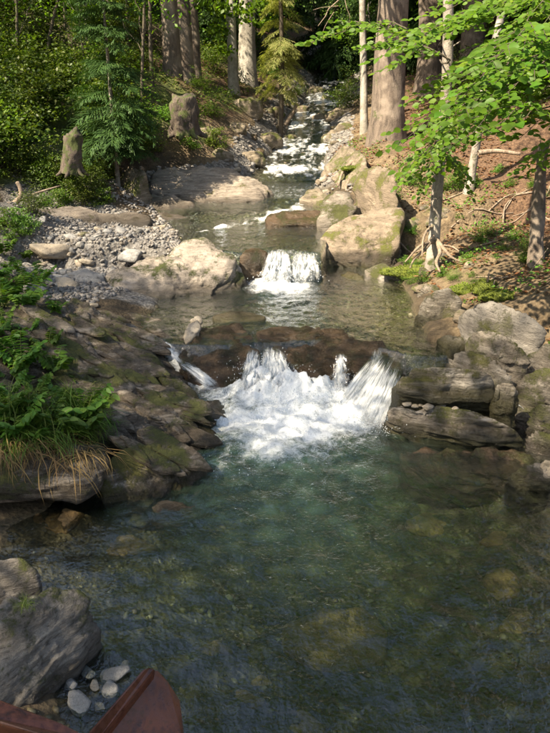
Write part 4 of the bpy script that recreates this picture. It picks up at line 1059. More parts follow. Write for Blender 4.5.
# ---- the trees one can tell apart
def spec_tree(name, label, base, top_u, h, r0, bark, crownm=None, crown_mat=None, cen=None, radii=None, ncl=0, per=100, size=.12, lean=None, sides=16, rough=.08):
    root = thing(name, label, 'tree', base)
    d = PD(top_u, 0, base[1]) - base
    slope = np.array([d[0] / d[2], 0, 1.])
    pts = [(0, 0, -.35)] + [tuple(slope * z + np.array([rng.normal() * .012 * z, rng.normal() * .02 * z, 0])) for z in (h * .1, h * .3, h * .6, h)]
    path = smooth_path(pts, 26)
    rad = r0 * np.interp(path[:, 2] / h, [-.05, 0, .03, .12, .5, 1], [1.7, 1.4, 1.12, 1., .75, .15])
    v, f = tube(path, rad, sides, rough=rough, seed=int(r0 * 1000))
    parts = [(v, f)]
    if cen is not None:
        (lv, lf), cl = crown(np.array(cen) + slope * 0 + np.array([slope[0] * cen[2], 0, 0]), np.array(radii), ncl, per, size, .5)
        for c in cl[::5]:
            k = int(np.clip(np.interp(c[2] - 1, path[:, 2], np.arange(26)), 8, 24)); parts.append(twig(path[k], c, rad[k] * .4, .012, 6, .05))
        link('crown', make_mesh('crown', lv, lf, M[crown_mat], False), root)
    v, f = join(parts)
    link('trunk', make_mesh('trunk', v, f, M[bark]), root)
    return root, path, rad
slim, slim_path, slim_rad = spec_tree('slim_tree', 'slim pale tree with bare roots standing on the right bank', ground_pt(434, 250, 11.0), 448, 10, .085, 'bark_slim', crown_mat='beech', cen=(0, 0, 8.2), radii=(1.8, 1.8, 2.), ncl=45, per=80, size=.09)
sbt, _, _ = spec_tree('beech_tree', 'slender pale beech trunk in full sun on the left bank upstream', ground_pt(234, 82, 24), 231, 12, .15, 'bark_beech', crown_mat='beech', cen=(0, 0, 8), radii=(2.4, 2.4, 3), ncl=70, per=100)
lc = []
for (u, v, ru, rv, k) in ((222, 8, 12, 7, 170), (218, 30, 9, 9, 150), (245, 14, 10, 8, 130), (258, 6, 14, 5, 150), (226, 50, 7, 5, 70), (262, 22, 8, 4, 60), (205, 4, 10, 4, 90)):
    lc.append(np.array([PD(u + rng.normal() * ru * .6, v + rng.normal() * rv * .6, 23.2 + rng.normal() * .4) for _ in range(k)]))
lc = np.concatenate(lc)
link('foliage', make_mesh('foliage', *leaves_at(lc - np.array(sbt.location), rng.uniform(.09, .16, len(lc)), BEECH, .35), M['beech'], False), sbt)['kind'] = 'stuff'
spec_tree('beech_tree', 'thicker sunlit trunk just right of the slender pale beech', ground_pt(248, 76, 26), 246, 14, .27, 'bark_beech', crown_mat='shrub', cen=(0, 0, 10), radii=(2.8, 2.8, 3.5), ncl=80, per=100)
spec_tree('sapling', 'thin straight pale sapling left of the massive trunk', ground_pt(366, 116, 20), 360, 8, .095, 'bark_beech')
spec_tree('bare_trunk', 'grey trunk behind the beech leaves at the top right', ground_pt(432, 70, 23), 430, 15, .34, 'bark_spruce')
spec_tree('bare_trunk', 'narrow trunk behind the beech leaves, right of the grey trunk', ground_pt(474, 70, 24), 470, 15, .2, 'bark_spruce')
spec_tree('bare_trunk', 'thin leaning trunk behind the beech leaves on the right bank', ground_pt(470, 168, 13.5), 505, 7, .075, 'bark_slim')
for u, y, r0, lab in ((172, 22, .23, 'dark leaning trunk leftmost of the group above the sawn stump'), (186, 23, .21, 'dark straight trunk in the middle of the group above the sawn stump'), (196, 24, .13, 'narrow dark trunk rightmost of the group above the sawn stump')):
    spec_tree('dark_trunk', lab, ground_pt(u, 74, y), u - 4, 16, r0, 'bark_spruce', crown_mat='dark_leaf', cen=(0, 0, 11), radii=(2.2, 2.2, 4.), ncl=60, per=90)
t = place_tree('spruce_tree', 'massive spruce trunk with sunlit patches on the upper right bank', TALL, ground_pt(388, 134, 18.0), None)
# young spruce on the left bank
ys = ground_pt(114, 128, 15.0)
(tv, tf), (lv, lf) = conifer_parts(6.5, .75, .8, .045, 200, .12, seed=8)
place_tree('young_spruce', 'young spruce with thin bare stem on the shaded left bank', [('trunk', make_mesh('trunk', tv, tf, M['bark_slim'])), ('crown', make_mesh('crown', lv, lf, M['spruce'], False))], ys, None)
# pale feathery tree hanging over the stream
fb = ground_pt(280, 98, 22.5)
ft = thing('hanging_tree', 'pale feathery conifer with drooping twigs hanging over the upper stream', 'tree', fb)
path = smooth_path([(0, 0, -.3), (.05, -.1, 2), (0, -.1, 4.5), (.1, 0, 8)], 12)
link('trunk', make_mesh('trunk', *tube(path, np.linspace(.09, .03, 12), 8, rough=.1), M['bark_dark']), ft)
(_, _), (lv, lf) = conifer_parts(9, .62, 1.3, .05, 120, .5, seed=12)
link('crown', make_mesh('crown', lv + np.array([.02, -.1, 0]), lf, M['larch'], False), ft)
# bare dead branch reaching over the stream
db = [twig(PD(352, -10, 19.5), PD(318, 26, 19.2), .025, .008, 6, .03), twig(PD(338, 6, 19.4), PD(313, 10, 19.2), .012, .004, 4), twig(PD(334, 12, 19.3), PD(322, 34, 19.2), .01, .004, 4), twig(PD(345, 0, 19.4), PD(350, 22, 19.2), .01, .003, 4)]
v, f = join(db); tag(obj('dead_branch', v, f, M['dead_wood'], None, v[0]), 'bare pale dead branch hanging right of the feathery tree', 'branch')

# ---- trees that close the view and shade the stream
def dup_tree(meshes, name, label, x, y, s, group):
    root = thing(name, label, 'tree', (x, y, Hs(x, y) - .1), group)
    for pn, me in meshes: link(pn, me, root)
    root.rotation_euler = (0, 0, rng.uniform(0, 6.28)); root.scale = (s, s, s * rng.uniform(.9, 1.1))
    return root
FOREST = [(-9, 27), (-6.2, 30), (-3.6, 33), (-1.2, 37), (1.0, 42), (4.5, 41), (6.5, 34), (8.5, 28), (4.6, 29), (10, 22), (12, 33), (-8, 36), (-4, 43), (8, 45), (1.5, 52), (-14, 34), (15, 42), (-10, 47), (5.5, 55), (-3, 57), (12, 55), (7, 24.5), (11.5, 17), (14, 25), (2.9, 34.5), (.2, 33.5), (-2.2, 29.5)]
for i, (x, y) in enumerate(FOREST):
    dup_tree(CF[i % 2], 'spruce_tree', 'dark spruce in the forest closing the view behind the stream', x, y, rng.uniform(.75, 1.05) * (.6 if -5 < x < .6 else 1.), 'dark spruces of the background forest')
SHADE = [(-6.9, -1.9, .82, 1), (-8.8, -.3, .85, 0), (-3.4, -4.9, .8, 1), (-6.5, -5.5, .9, 0), (-10.5, 2.5, .75, 0), (-15.2, 3.4, .66, 1), (4.2, -8, .9, 0)]
for x, y, s, k in SHADE:
    dup_tree(BL[k], 'broadleaf_tree', 'tall broadleaf tree on the left slope shading the foreground', x, y, s, 'shade trees on the left slope')

for x, y, lab in ((6.9, 15.6, 'tall spruce just beyond the right edge behind the broken trunk'), (5.4, 21.5, 'tall spruce trunk in the shade behind the beech leaves'), (9.5, 19., 'tall spruce high on the right slope')):
    dup_tree(TALL, 'spruce_tree', lab, x, y, .9, None)
YB = [tree_meshes(broadleaf_parts, M['bark_beech'], M['beech'], 6.5, 1.9, .7, .07, nclump=80, per=60, size=.11, clump=.38, seed=6), tree_meshes(broadleaf_parts, M['bark_beech'], M['herb'], 5.2, 1.6, .5, .06, nclump=70, per=60, size=.10, clump=.35, seed=7)]
for i, (x, y, s) in enumerate([(-2.6, 27.5, 1.), (-5.2, 25.5, 1.), (-7.4, 21, 1.), (-8.6, 17.5, .9), (-6.6, 17.8, .7), (3.9, 31, 1.), (6.2, 25.5, .9), (7.4, 20.5, .9), (2.2, 40, 1.2), (-.4, 31, 1.), (-8.2, 14.2, .75), (5.6, 31, 1.1), (-5.0, 20.6, .6), (-10.5, 22, 1.1), (8.8, 16.5, .8)]):
    dup_tree(YB[i % 2], 'young_beech', 'young leafy beech in the sunlit understory among the dark trunks', x, y, s, 'young beeches of the understory')

# ---- beech branches reaching in from the right
bx_, by_ = 5.0, 8.6
bb = np.array([bx_, by_, Hs(bx_, by_)])
beech = thing('beech_tree', 'beech with bright green layered leaf sprays reaching in from the right edge', 'tree', bb)
tp = smooth_path([(0, 0, -.3), (.05, 0, 2), (-.1, .1, 4.5), (0, 0, 8)], 16)
link('trunk', make_mesh('trunk', *tube(tp, np.interp(np.linspace(0, 1, 16), [0, .08, 1], [.2, .14, .05]), 14, rough=.05), M['bark_beech']), beech)
LEAVES = []     # loc, axis, normal, size
wood = []
def spray_branch(start, end, nt, tl_, lr=.086, droop=.06, plane=UPV):
    a, e = np.array(start), np.array(end)
    L = np.linalg.norm(e - a); n = 9
    t = np.linspace(0, 1, n)[:, None]
    p = a * (1 - t) + e * t + rng.normal(size=(n, 3)) * .018 * L * np.sin(t * math.pi); p[:, 2] += .10 * L * np.sin(t[:, 0] * math.pi) - droop * L * t[:, 0] ** 2
    wood.append(tube(p, np.linspace(.004 + .003 * L, .003, n), 6))
    d = unit(e - a); sd = unit(np.cross(d, plane))
    for i in range(nt):
        f = .12 + .88 * (i + rng.random() * .6) / nt; f = min(f, 1.)
        j = f * (n - 1); k = min(int(j), n - 2); q = p[k] + (p[k + 1] - p[k]) * (j - k)
        sg = 1 if i % 2 else -1
        td = unit(d * rng.uniform(.4, 1.) + sd * sg * rng.uniform(.6, 1.1) + np.array([0, 0, rng.uniform(-.25, .15)]))
        if i == nt - 1: td = d
        TL = tl_ * (1.15 - .6 * f) * rng.uniform(.7, 1.2)
        m = 5
        tt = np.linspace(0, 1, m)[:, None]; tp_ = q + td * TL * tt; tp_[:, 2] -= .12 * TL * tt[:, 0] ** 2
        wood.append(tube(tp_, np.linspace(.004, .0018, m), 4))
        nl = max(4, int(TL / .048))
        for h_ in range(nl):
            g = (h_ + .6) / nl; c = q + td * TL * g; c[2] -= .12 * TL * g * g
            s2 = unit(np.cross(td, UPV)) * (1 if h_ % 2 else -1)
            ax = unit(td * .8 + s2 * 1.0 + rng.normal(size=3) * .22 + np.array([0, 0, -.12]))
            if h_ == nl - 1: ax = td
            LEAVES.append((c, ax, unit(UPV * .7 + rng.normal(size=3) * .34 + np.array([-.3, -.6, 0])), lr * rng.uniform(.7, 1.3)))
BR = [  # start pixel(u,v,y) -> end pixel(u,v,y), twigs, twig length
 ((600,20,8.2),(452,95,7.0),20,.55), ((610,60,8.0),(470,120,6.4),20,.55), ((600,40,8.4),(402,128,7.6),26,.62), ((600,90,7.8),(500,112,6.2),14,.5),
 ((590,-10,8.6),(400,52,8.6),26,.62), ((600,-30,8.8),(470,20,8.8),20,.6), ((590,60,8.6),(425,158,8.2),22,.5), ((600,110,8.2),(520,130,7.4),12,.5),
 ((600,5,9.4),(500,60,8.6),16,.6), ((470,100,8.4),(420,160,8.9),14,.36), ((450,60,9.2),(372,44,9.6),16,.42), ((440,40,9.4),(312,34,10.6),24,.36), ((600,130,9.4),(532,168,9.2),10,.45), ((600,-40,8.0),(530,40,7.2),14,.5),
 ((440,140,10.6),(400,180,10.6),12,.36), ((440,150,11.2),(466,186,11.),10,.36), ((600,40,9.8),(430,80,9.6),22,.6), ((600,0,10.2),(440,20,10.2),22,.6), ((600,70,7.6),(458,124,7.2),22,.5), ((600,50,7.0),(500,90,6.4),16,.5), ((600,20,7.4),(480,60,6.9),18,.55)]
for a, e, nt, tl_ in BR:
    spray_branch(PD(*a), PD(*e), nt, tl_)
    jt = rng.normal(size=3) * [14, 9, .25]
    spray_branch(PD(*a), PD(e[0] + jt[0], e[1] + jt[1], e[2] + jt[2]), nt, tl_)
# limbs that carry the sprays
for a in {b_[0] for b_ in BR if b_[0][0] >= 590}:
    q = PD(*a); z = max(1.2, q[2] - bb[2] - .4)
    k = int(np.clip(np.interp(z, tp[:, 2], np.arange(16)), 2, 14))
    wood.append(twig(bb + tp[k], q, .035, .018, 6, .04, .02, 7))
wood.append(twig(PD(600, 40, 7.2), PD(519, 75, 7.0), .02, .008, 6, .02, .01, 7))
wood.append(twig(PD(434, 110, 11.0), PD(440, 150, 10.6), .012, .01, 4)); wood.append(twig(PD(440, 60, 11.0), PD(450, 60, 9.2), .012, .01, 4)); wood.append(twig(PD(441, 45, 11.0), PD(440, 40, 9.4), .012, .01, 4)); wood.append(twig(PD(600, 60, 8.6), PD(470, 108, 8.4), .016, .01, 6))
brn = obj('branches', *join(wood), M['bark_dark'], beech)
LC = np.array([l[0] for l in LEAVES]); LA = np.array([l[1] for l in LEAVES]); LN = np.array([l[2] for l in LEAVES]); LS = np.array([l[3] for l in LEAVES])
uu, vv_, dd_ = to_px(LC)
vis = (uu > 2) & (uu < 548) & (vv_ > 2)
order = np.argsort(np.where(vis, dd_ / LS, 1e9))
big, rest = order[:300], order[300:]
lme = [make_mesh('leaf', BEECH[0] * np.array([wv, 1, cv_]), BEECH[1], M['beech']) for wv, cv_ in ((1, 1), (1.12, 1.8), (.9, -.6))]
FR = frames(LA, LN, LS)
for i in big:
    o = link('leaf', lme[int(i) % 3], brn)
    m4 = Matrix.Identity(4)
    for r_ in range(3):
        for c_ in range(3): m4[r_][c_] = FR[i][r_][c_]
        m4[r_][3] = LC[i][r_] - bb[r_]
    o.matrix_local = m4
fo_ = obj('foliage', *scatter(BEECH[0], BEECH[1], FR[rest], LC[rest]), M['beech'], beech, smooth=True); fo_['kind'] = 'stuff'

# ------------------------------------------------------------------ shrubs, herbs, grass
def shrub_parts(r, h, n, size, tmpl=KITE, flat=.6):
    (lv, lf), cl = crown(np.array([0, 0, h * .55]), np.array([r, r, h * .5]), max(10, n // 38), 38, size, r * .2, tmpl, .3, flat)
    ok = lv.reshape(-1, len(tmpl[0]), 3)[:, 0, 2] > .0
    lv = lv.reshape(-1, len(tmpl[0]), 3)[ok].reshape(-1, 3); lf = lf.reshape(-1, len(tmpl[1]), 3)[:ok.sum()].reshape(-1, 3)
    st = [twig((rng.normal() * .04, rng.normal() * .04, -.1), c, .010, .003, 5, .05) for c in cl[::3]]
    return join(st), (lv, lf)
def shrub_mesh(mat, *a, **k):
    (sv, sf), (lv, lf) = shrub_parts(*a, **k)
    return [('stem', make_mesh('stem', sv, sf, M['bark_dark'])), ('foliage', make_mesh('foliage', lv, lf, M[mat], False))]
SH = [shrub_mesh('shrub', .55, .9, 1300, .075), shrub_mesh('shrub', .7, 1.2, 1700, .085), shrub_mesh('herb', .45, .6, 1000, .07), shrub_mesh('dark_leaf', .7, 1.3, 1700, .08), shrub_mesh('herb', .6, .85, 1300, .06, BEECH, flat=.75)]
def shrub(p, k, s, label, group=None, name='shrub', cat='shrub', sz=None):
    root = thing(name, label, cat, (p[0], p[1], p[2] - .05), group)
    for pn, me in SH[k]: link(pn, me, root)
    root.scale = (s, s, s if sz is None else sz); root.rotation_euler = (rng.normal() * .08, rng.normal() * .08, rng.uniform(0, 6.28))
    return root
for p in pick(95, (-25, -5, 205, 190), lambda u, v: v < 185 - max(0, u - 60) * .55 and not (150 < u < 206 and 20 < v < 125) and not (48 < u < 104 and 112 < v < 200)):
    if p[1] < 9.5: continue
    shrub(p, int(rng.choice([0, 1, 2, 3, 4, 3])), rng.uniform(.55, 1.15), 'leafy green shrub in the shaded undergrowth of the left bank', 'undergrowth shrubs on the left bank')
for u, v, k, s in [(50,190,3,.5),(72,196,0,.42),(95,190,3,.45),(110,178,0,.5),(18,178,1,.5),(60,180,3,.5),(88,182,0,.45),(135,160,3,.5),(45,205,2,.4),(35,214,3,.4),(62,208,0,.5),(84,206,3,.5),(104,204,0,.42),(20,224,2,.5),(2,226,0,.4),(48,184,1,.45),(66,186,0,.42),(92,176,3,.42),(30,232,2,.4),(14,238,2,.45)]:
    q = hit(u, v)
    if q is not None: shrub(q, k, s, 'shrub overhanging the foot of the left bank above the gravel bar', 'shrubs along the foot of the left bank')
for u, v, k, s, lab in [(212,118,4,.62,'bright leafy shrub right of the sawn stump on the left bank'),(198,88,4,.5,'sunlit herb clump between dark trunks and sawn stump'),(165,120,2,.55,'yellow green herb clump left of the sawn stump'),(188,148,2,.55,'mossy herb clump below the sawn stump'),
        (215,148,0,.6,'shrub hanging over the boulders below the sawn stump'),(118,140,4,.42,'bright herb at the foot of the young spruce'),(150,150,0,.6,'shrub above the upright brown boulder'),(92,172,2,.5,'herb clump right of the weathered stump'),(40,172,0,.7,'shrub over the driftwood root at the left edge'),
        (500,172,2,.3,'small green plant on the leaf litter at the right'),(524,262,2,.32,'bright green plant beside the broken post on the right'),(497,258,2,.18,'small fern like plant above the bright moss on the right'),(392,200,4,.3,'green seedling on the root bank right of the sunlit boulder'),(455,188,4,.5,'leafy beech seedling right of the slim tree'),(410,186,4,.42,'leafy beech seedling left of the slim tree'),
        (275,78,2,.7,'sunlit herbs under the hanging feathery tree'),(300,96,4,.55,'yellow green bush at the foot of the hanging tree'),(358,176,2,.3,'small green plant among the upper roots')]:
    p = hit(u, v)
    if p is not None: shrub(p, k, s, lab)
for p in pick(34, (385, 175, 548, 290)):
    shrub(p, int(rng.choice([2, 4])), rng.uniform(.12, .34), 'small green plant on the litter of the right bank', 'small plants on the right bank', 'seedling', 'plant')
for p in pick(24, (330, 20, 560, 110), lambda u, v: True):
    shrub(p, int(rng.choice([0, 3, 3])), rng.uniform(.6, 1.1), 'dark shrub in the shade behind the beech leaves', 'shrubs behind the beech leaves')
for p in pick(16, (200, 10, 350, 75)):
    shrub(p, int(rng.choice([0, 3, 1])), rng.uniform(.6, 1.1), 'shrub under the background trees upstream', 'shrubs far upstream')
for k, (u, v, y, tu, r0) in enumerate([(22,110,17.5,14,.04),(48,100,18.5,58,.05),(68,70,20,64,.05),(88,95,18,80,.035),(140,100,18,146,.045),(152,80,20,150,.06),(10,60,20,20,.06),(130,60,22,126,.07)]):
    spec_tree('thin_sapling', 'thin bare stem rising from the left undergrowth, ' + ['leftmost, near the driftwood', 'left of the weathered stump', 'behind the weathered stump', 'just left of the young spruce', 'right of the young spruce', 'just left of the dark trunks', 'at the top left corner', 'far behind the young spruce'][k], ground_pt(u, v, y), tu, 6, r0 * .8, 'bark_dark', crown_mat='beech', cen=(0, 0, 2.9 + .3 * (k % 3)), radii=(.8, .8, 1.3), ncl=16, per=45, size=.10)
for x, y, k, s in [(3.9, 6.6, 2, .6), (4.4, 5.4, 0, .6), (3.7, 4.4, 2, .5), (4.8, 6.4, 4, .6), (4.2, 3.2, 0, .6), (5.2, 4.6, 3, .7), (4.9, 7.6, 4, .5), (5.6, 6.8, 2, .7)]:
    shrub((x, y, Hs(x, y)), k, s, 'low shrub on the near right bank just outside the frame', 'shrubs on the near right bank')
# plants on the near left ledge
def herb_mesh(nst, hgt, size):
    sv, ll = [], []
    for k in range(nst):
        a = rng.uniform(0, 6.28); ln = hgt * rng.uniform(.6, 1.15); d = np.array([math.cos(a) * .6, math.sin(a) * .6, 1.]) * ln
        t = np.linspace(0, 1, 6)[:, None]; p = d * t; p[:, 2] -= .35 * ln * t[:, 0] ** 2
        sv.append(tube(p, np.linspace(.004, .002, 6), 4))
        for j in range(9):
            f = .3 + .7 * j / 9; c = d * f; c[2] -= .35 * ln * f * f
            for s in (-1, 1):
                ax = unit(np.array([math.cos(a + s * 1.2), math.sin(a + s * 1.2), -.15]) + rng.normal(size=3) * .15)
                ll.append((c, ax, unit(UPV + rng.normal(size=3) * .3), size * (1.15 - .5 * f) * rng.uniform(.8, 1.2)))
    A = [np.array(q) for q in zip(*ll)]
    return [('stem', make_mesh('stem', *join(sv), M['grass'])), ('foliage', make_mesh('foliage', *scatter(BEECH[0] * [.8, 1, 1], BEECH[1], frames(A[1], A[2], A[3]), A[0]), M['herb']))]
HB = [herb_mesh(8, .42, .10), herb_mesh(10, .5, .12), herb_mesh(7, .3, .085)]
bpy.context.view_layer.update(); DG = bpy.context.evaluated_depsgraph_get()
def rc(u, v):
    ok, loc, *_ = SC.ray_cast(DG, Vector((0, 0, CAMH)), Vector(ray(u, v)).normalized())
    return np.array(loc) if ok else None
def rcn(u, v):
    ok, loc, nrm, *_ = SC.ray_cast(DG, Vector((0, 0, CAMH)), Vector(ray(u, v)).normalized())
    return (np.array(loc), np.array(nrm)) if ok else (None, None)
def plate_rock(c, nrm, length, width, thick, az, seed, mat, parent):
    n = unit(nrm); a = unit(np.array([math.cos(az), math.sin(az), 0.]) - n * (math.cos(az) * n[0] + math.sin(az) * n[1])); b = np.cross(n, a)
    k = int(rng.integers(6, 9)); th_ = (np.arange(k) + rng.uniform(-.3, .3, k)) / k * 6.283; rad_ = rng.uniform(.75, 1.1, k)
    poly = (np.cos(th_) * rad_)[:, None] * a * length + (np.sin(th_) * rad_)[:, None] * b * width
    pts = np.vstack([poly + n * thick, poly * 1.06 - n * thick])
    q = np.asarray(c) + pts
    lo, hi = q.min(0), q.max(0); cc = q.mean(0)
    dirs, fc = ico(4)
    F = np.stack([a, b, n]); sc_ = np.array([length, width, thick])
    pl, d = hull_planes((pts @ F.T) / sc_)
    r = (np.maximum(dirs @ (pl / d[:, None]).T, 0) ** 22).sum(1) ** (-1 / 22)
    r = np.minimum(r, 1.8)
    loc = dirs * r[:, None] * sc_
    w_ = loc @ F + np.asarray(c)
    w_ = w_ + n * (.010 * fbm(w_ * 9 + seed, 4, seed))[:, None] + unit(loc @ F) * (.012 * fbm(w_ * 14 + seed, 3, seed + 3))[:, None]
    return obj('slab', w_, fc, M[mat], parent)
k = 0
for (u0, v0, u1, v1, cnt) in ((40, 314, 168, 374, 40), (85, 378, 195, 420, 26), (95, 410, 208, 442, 16), (125, 448, 180, 466, 6)):
    for _ in range(cnt):
        loc, nrm = rcn(rng.uniform(u0, u1), rng.uniform(v0, v1))
        if loc is None or loc[1] > 9.2 or loc[2] > 1.2: continue
        nb_ = unit(np.array([.16, -.28, .9]) + rng.normal(size=3) * .035 + nrm * .35)
        L_ = rng.uniform(.16, .46)
        plate_rock(loc - nb_ * .006, nb_, L_, L_ * rng.uniform(.18, .34), rng.uniform(.012, .024), rng.normal() * .14 - .5, 300 + k, 'rock_ledge' if k % 4 else 'rock_plate', ledge); k += 1
for (u0, v0, u1, v1, cnt, mt_) in ((400, 408, 515, 436, 16, 'rock_low'), (400, 370, 490, 400, 8, 'rock_stack'), (450, 352, 510, 372, 6, 'rock_stack')):
    pass
def herb(p, k, s, label, group):
    root = thing('herb_plant', label, 'plant', p, group)
    for pn, me in HB[k]: link(pn, me, root)
    root.scale = (s, s, s); root.rotation_euler = (rng.normal() * .12, rng.normal() * .12, rng.uniform(0, 6.28))
HP = [(u, v) for u, v in [(5,300),(25,285),(0,270),(40,262),(15,250),(2,330),(22,345),(48,325),(8,375),(35,385),(60,372),(12,410),(40,418),(4,395),(68,400),(82,412),(3,310),(2,255),(30,235),(5,232),(55,290),(15,320),(30,310),(10,355),(35,365),(25,400),(50,405),(55,350),(80,395),(5,430),(3,285),(20,268)]]
for u, v in HP:
    q = rc(u, min(v + 22, 440))
    if q is not None and 4 < q[1] < 14: herb(q - [0, 0, .03], int(rng.integers(0, 3)), rng.uniform(.75, 1.1), 'leafy green herb growing on the near left ledge', 'herbs on the near left ledge')
def grass_mesh(n, L, spread, lean, mat):
    az = rng.uniform(0, 6.28, n); b = rng.normal(size=(n, 3)) * [spread, spread, .01]
    ax = unit(np.stack([np.cos(az) * .6 + lean[0], np.sin(az) * .6 + lean[1], np.full(n, lean[2])], 1) + rng.normal(size=(n, 3)) * .15)
    T_ = (BLADE[0] * np.array([1, 1, 2.]), BLADE[1])
    return make_mesh('blades', *scatter(T_[0], T_[1], frames(ax, unit(UPV + rdir(n) * .3), L * rng.uniform(.5, 1.2, n)), b), M[mat], False)
GR = [grass_mesh(110, .26, .07, (.1, -.15, .9), 'grass'), grass_mesh(95, .28, .09, (.25, -.45, .3), 'grass'), grass_mesh(70, .30, .08, (.2, -.35, -.5), 'dry_grass')]
def tuft(p, k, s, label, group):
    root = thing('grass_tuft', label, 'grass', p, group); link('blades', GR[k], root)
    root.scale = (s, s, s); root.rotation_euler = (0, 0, rng.normal() * .4)
for (u, v, k, s) in [(20,430,1,1.),(50,435,1,1.1),(80,432,1,1.1),(98,425,1,1.),(60,445,1,.9),(15,448,1,1.),(88,442,1,.9),(35,412,0,1.1),(70,405,0,1.),(5,410,0,1.2),(92,408,0,.8),(75,420,1,1.1),(40,424,1,1.1)]:
    tuft(rc(u, v), k, s, 'green grass tuft hanging over the near left ledge', 'green grass on the near left ledge')
for (u, v, s) in [(12,440,1.1),(30,440,1.1),(55,446,1.1),(72,450,1.2),(82,452,1.1),(5,436,1.),(22,436,1.1),(64,440,1.),(14,446,1.)]:
    tuft(rc(u, v), 2, s, 'brown dry grass tuft drooping from the near left ledge', 'dry grass on the near left ledge')
tuft(P(26, 607, .56), 0, .35, 'small green grass tuft on top of the large banded boulder', None)
# ground cover too dense to count
def cover(name, label, n, ok, size, mat, tmpl=KITE, hmax=.22, flat=.6, box=None):
    xs = rng.uniform(box[0], box[1], n); ys = rng.uniform(box[2], box[3], n)
    e = edges(ys); m = ok(xs, ys, e[0] - xs, xs - e[1]); xs, ys = xs[m], ys[m]
    dens = n2(xs, ys, 1.1, 55, 3) > -.25; xs, ys = xs[dens], ys[dens]
    loc = np.stack([xs, ys, H(xs, ys) + hmax * rng.random(len(xs)) ** 1.5 + .005], 1)
    return tag(obj(name, *leaves_at(loc, size * rng.uniform(.6, 1.3, len(xs)), tmpl, flat), M[mat], smooth=False), label, 'ground cover', kind='stuff')
cover('undergrowth', 'low green leaves covering the left bank', 70000, lambda x, y, dl, dr: (dl > 1.3) & ((dl > 3.2) | (y > 14.6) | (y < 9)) & (x > -.46 * y - 1.5) & (y > 7), .075, 'shrub', box=(-16, 1, 6, 30))
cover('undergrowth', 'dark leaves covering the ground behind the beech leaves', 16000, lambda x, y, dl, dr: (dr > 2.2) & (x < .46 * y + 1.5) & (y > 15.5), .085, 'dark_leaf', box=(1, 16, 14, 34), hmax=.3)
cover('undergrowth', 'low green leaves on the near right bank', 9000, lambda x, y, dl, dr: (dr > .25), .06, 'shrub', box=(2.5, 8, 1, 8), hmax=.18)
cover('undergrowth', 'low green seedlings scattered on the right bank', 16000, lambda x, y, dl, dr: (dr > .1) & (dr < 2.6) & (n2(x, y, 1.9, 71, 3) > .08), .055, 'herb', box=(.5, 7, 8.5, 20), hmax=.12)
cover('leaf_litter', 'fallen brown leaves on the right bank', 34000, lambda x, y, dl, dr: (dr > .2) & (x < .46 * y + 1), .075, 'litter', box=(1, 9, 7, 22), hmax=.015, flat=.9)
cover('leaf_litter', 'fallen brown leaves on the sunlit left bank upstream', 5000, lambda x, y, dl, dr: (dl > .8) & (dl < 4.5), .07, 'litter', box=(-5, 1.5, 18.5, 30), hmax=.015, flat=.9)
def moss_mound(label, u, v, z, s, seed):
    c = rc(u, v); c = P(u, v, z) if c is None else c - [0, 0, s[2] * .3]; cv, cf = ico(4)
    vv = cv * np.array(s) * (1 + .35 * fbm(cv * 1.5 + seed, 3, seed))[:, None]; vv[:, 2] *= np.where(vv[:, 2] < 0, .6, 1)
    root = thing('moss_cushion', label, 'moss', c - [0, 0, s[2] * .5])
    obj('cushion', vv + c, cf, M['moss'], root)
    k = rng.integers(0, len(cv), 1500); up_ = vv[k][:, 2] > -.02; k = k[up_]
    lv = scatter(KITE[0], KITE[1], frames(unit(cv[k] + rng.normal(size=(len(k), 3)) * .5), rdir(len(k)), rng.uniform(.012, .03, len(k))), vv[k] + c)
    obj('fronds', *lv, M['moss_leaf'], root, smooth=False)
tm_ = NT('moss cushion'); cc_ = tm_.ramp(tm_.noise(tm_.pos(), 14, 5, .65), [(.35, (.045, .06, .008)), (.65, (.115, .14, .014))]); tm_.ln(cc_, tm_.b.inputs['Base Color']); tm_.b.inputs['Roughness'].default_value = .95
tm_.ln(tm_.bump(tm_.noise(tm_.pos(), 70, 4), .8, .02), tm_.b.inputs['Normal']); M['moss'] = tm_.m
moss_mound('bright green moss cushion above the large smooth grey boulder', 500, 295, 1.0, (.22, .2, .10), 3)
moss_mound('bright green moss cushion left of the brightest patch on the right bank', 464, 291, .95, (.2, .18, .1), 4)
moss_mound('yellow green moss cushion in the sun behind the rounded brown boulder', 486, 286, 1.02, (.2, .2, .09), 5)
moss_mound('dark mossy hump at the waterline below the slim tree', 408, 270, .62, (.42, .16, .12), 6)
moss_mound('yellow green moss on the boulder of the upper right bank', 352, 168, 1.7, (.22, .16, .05), 7)

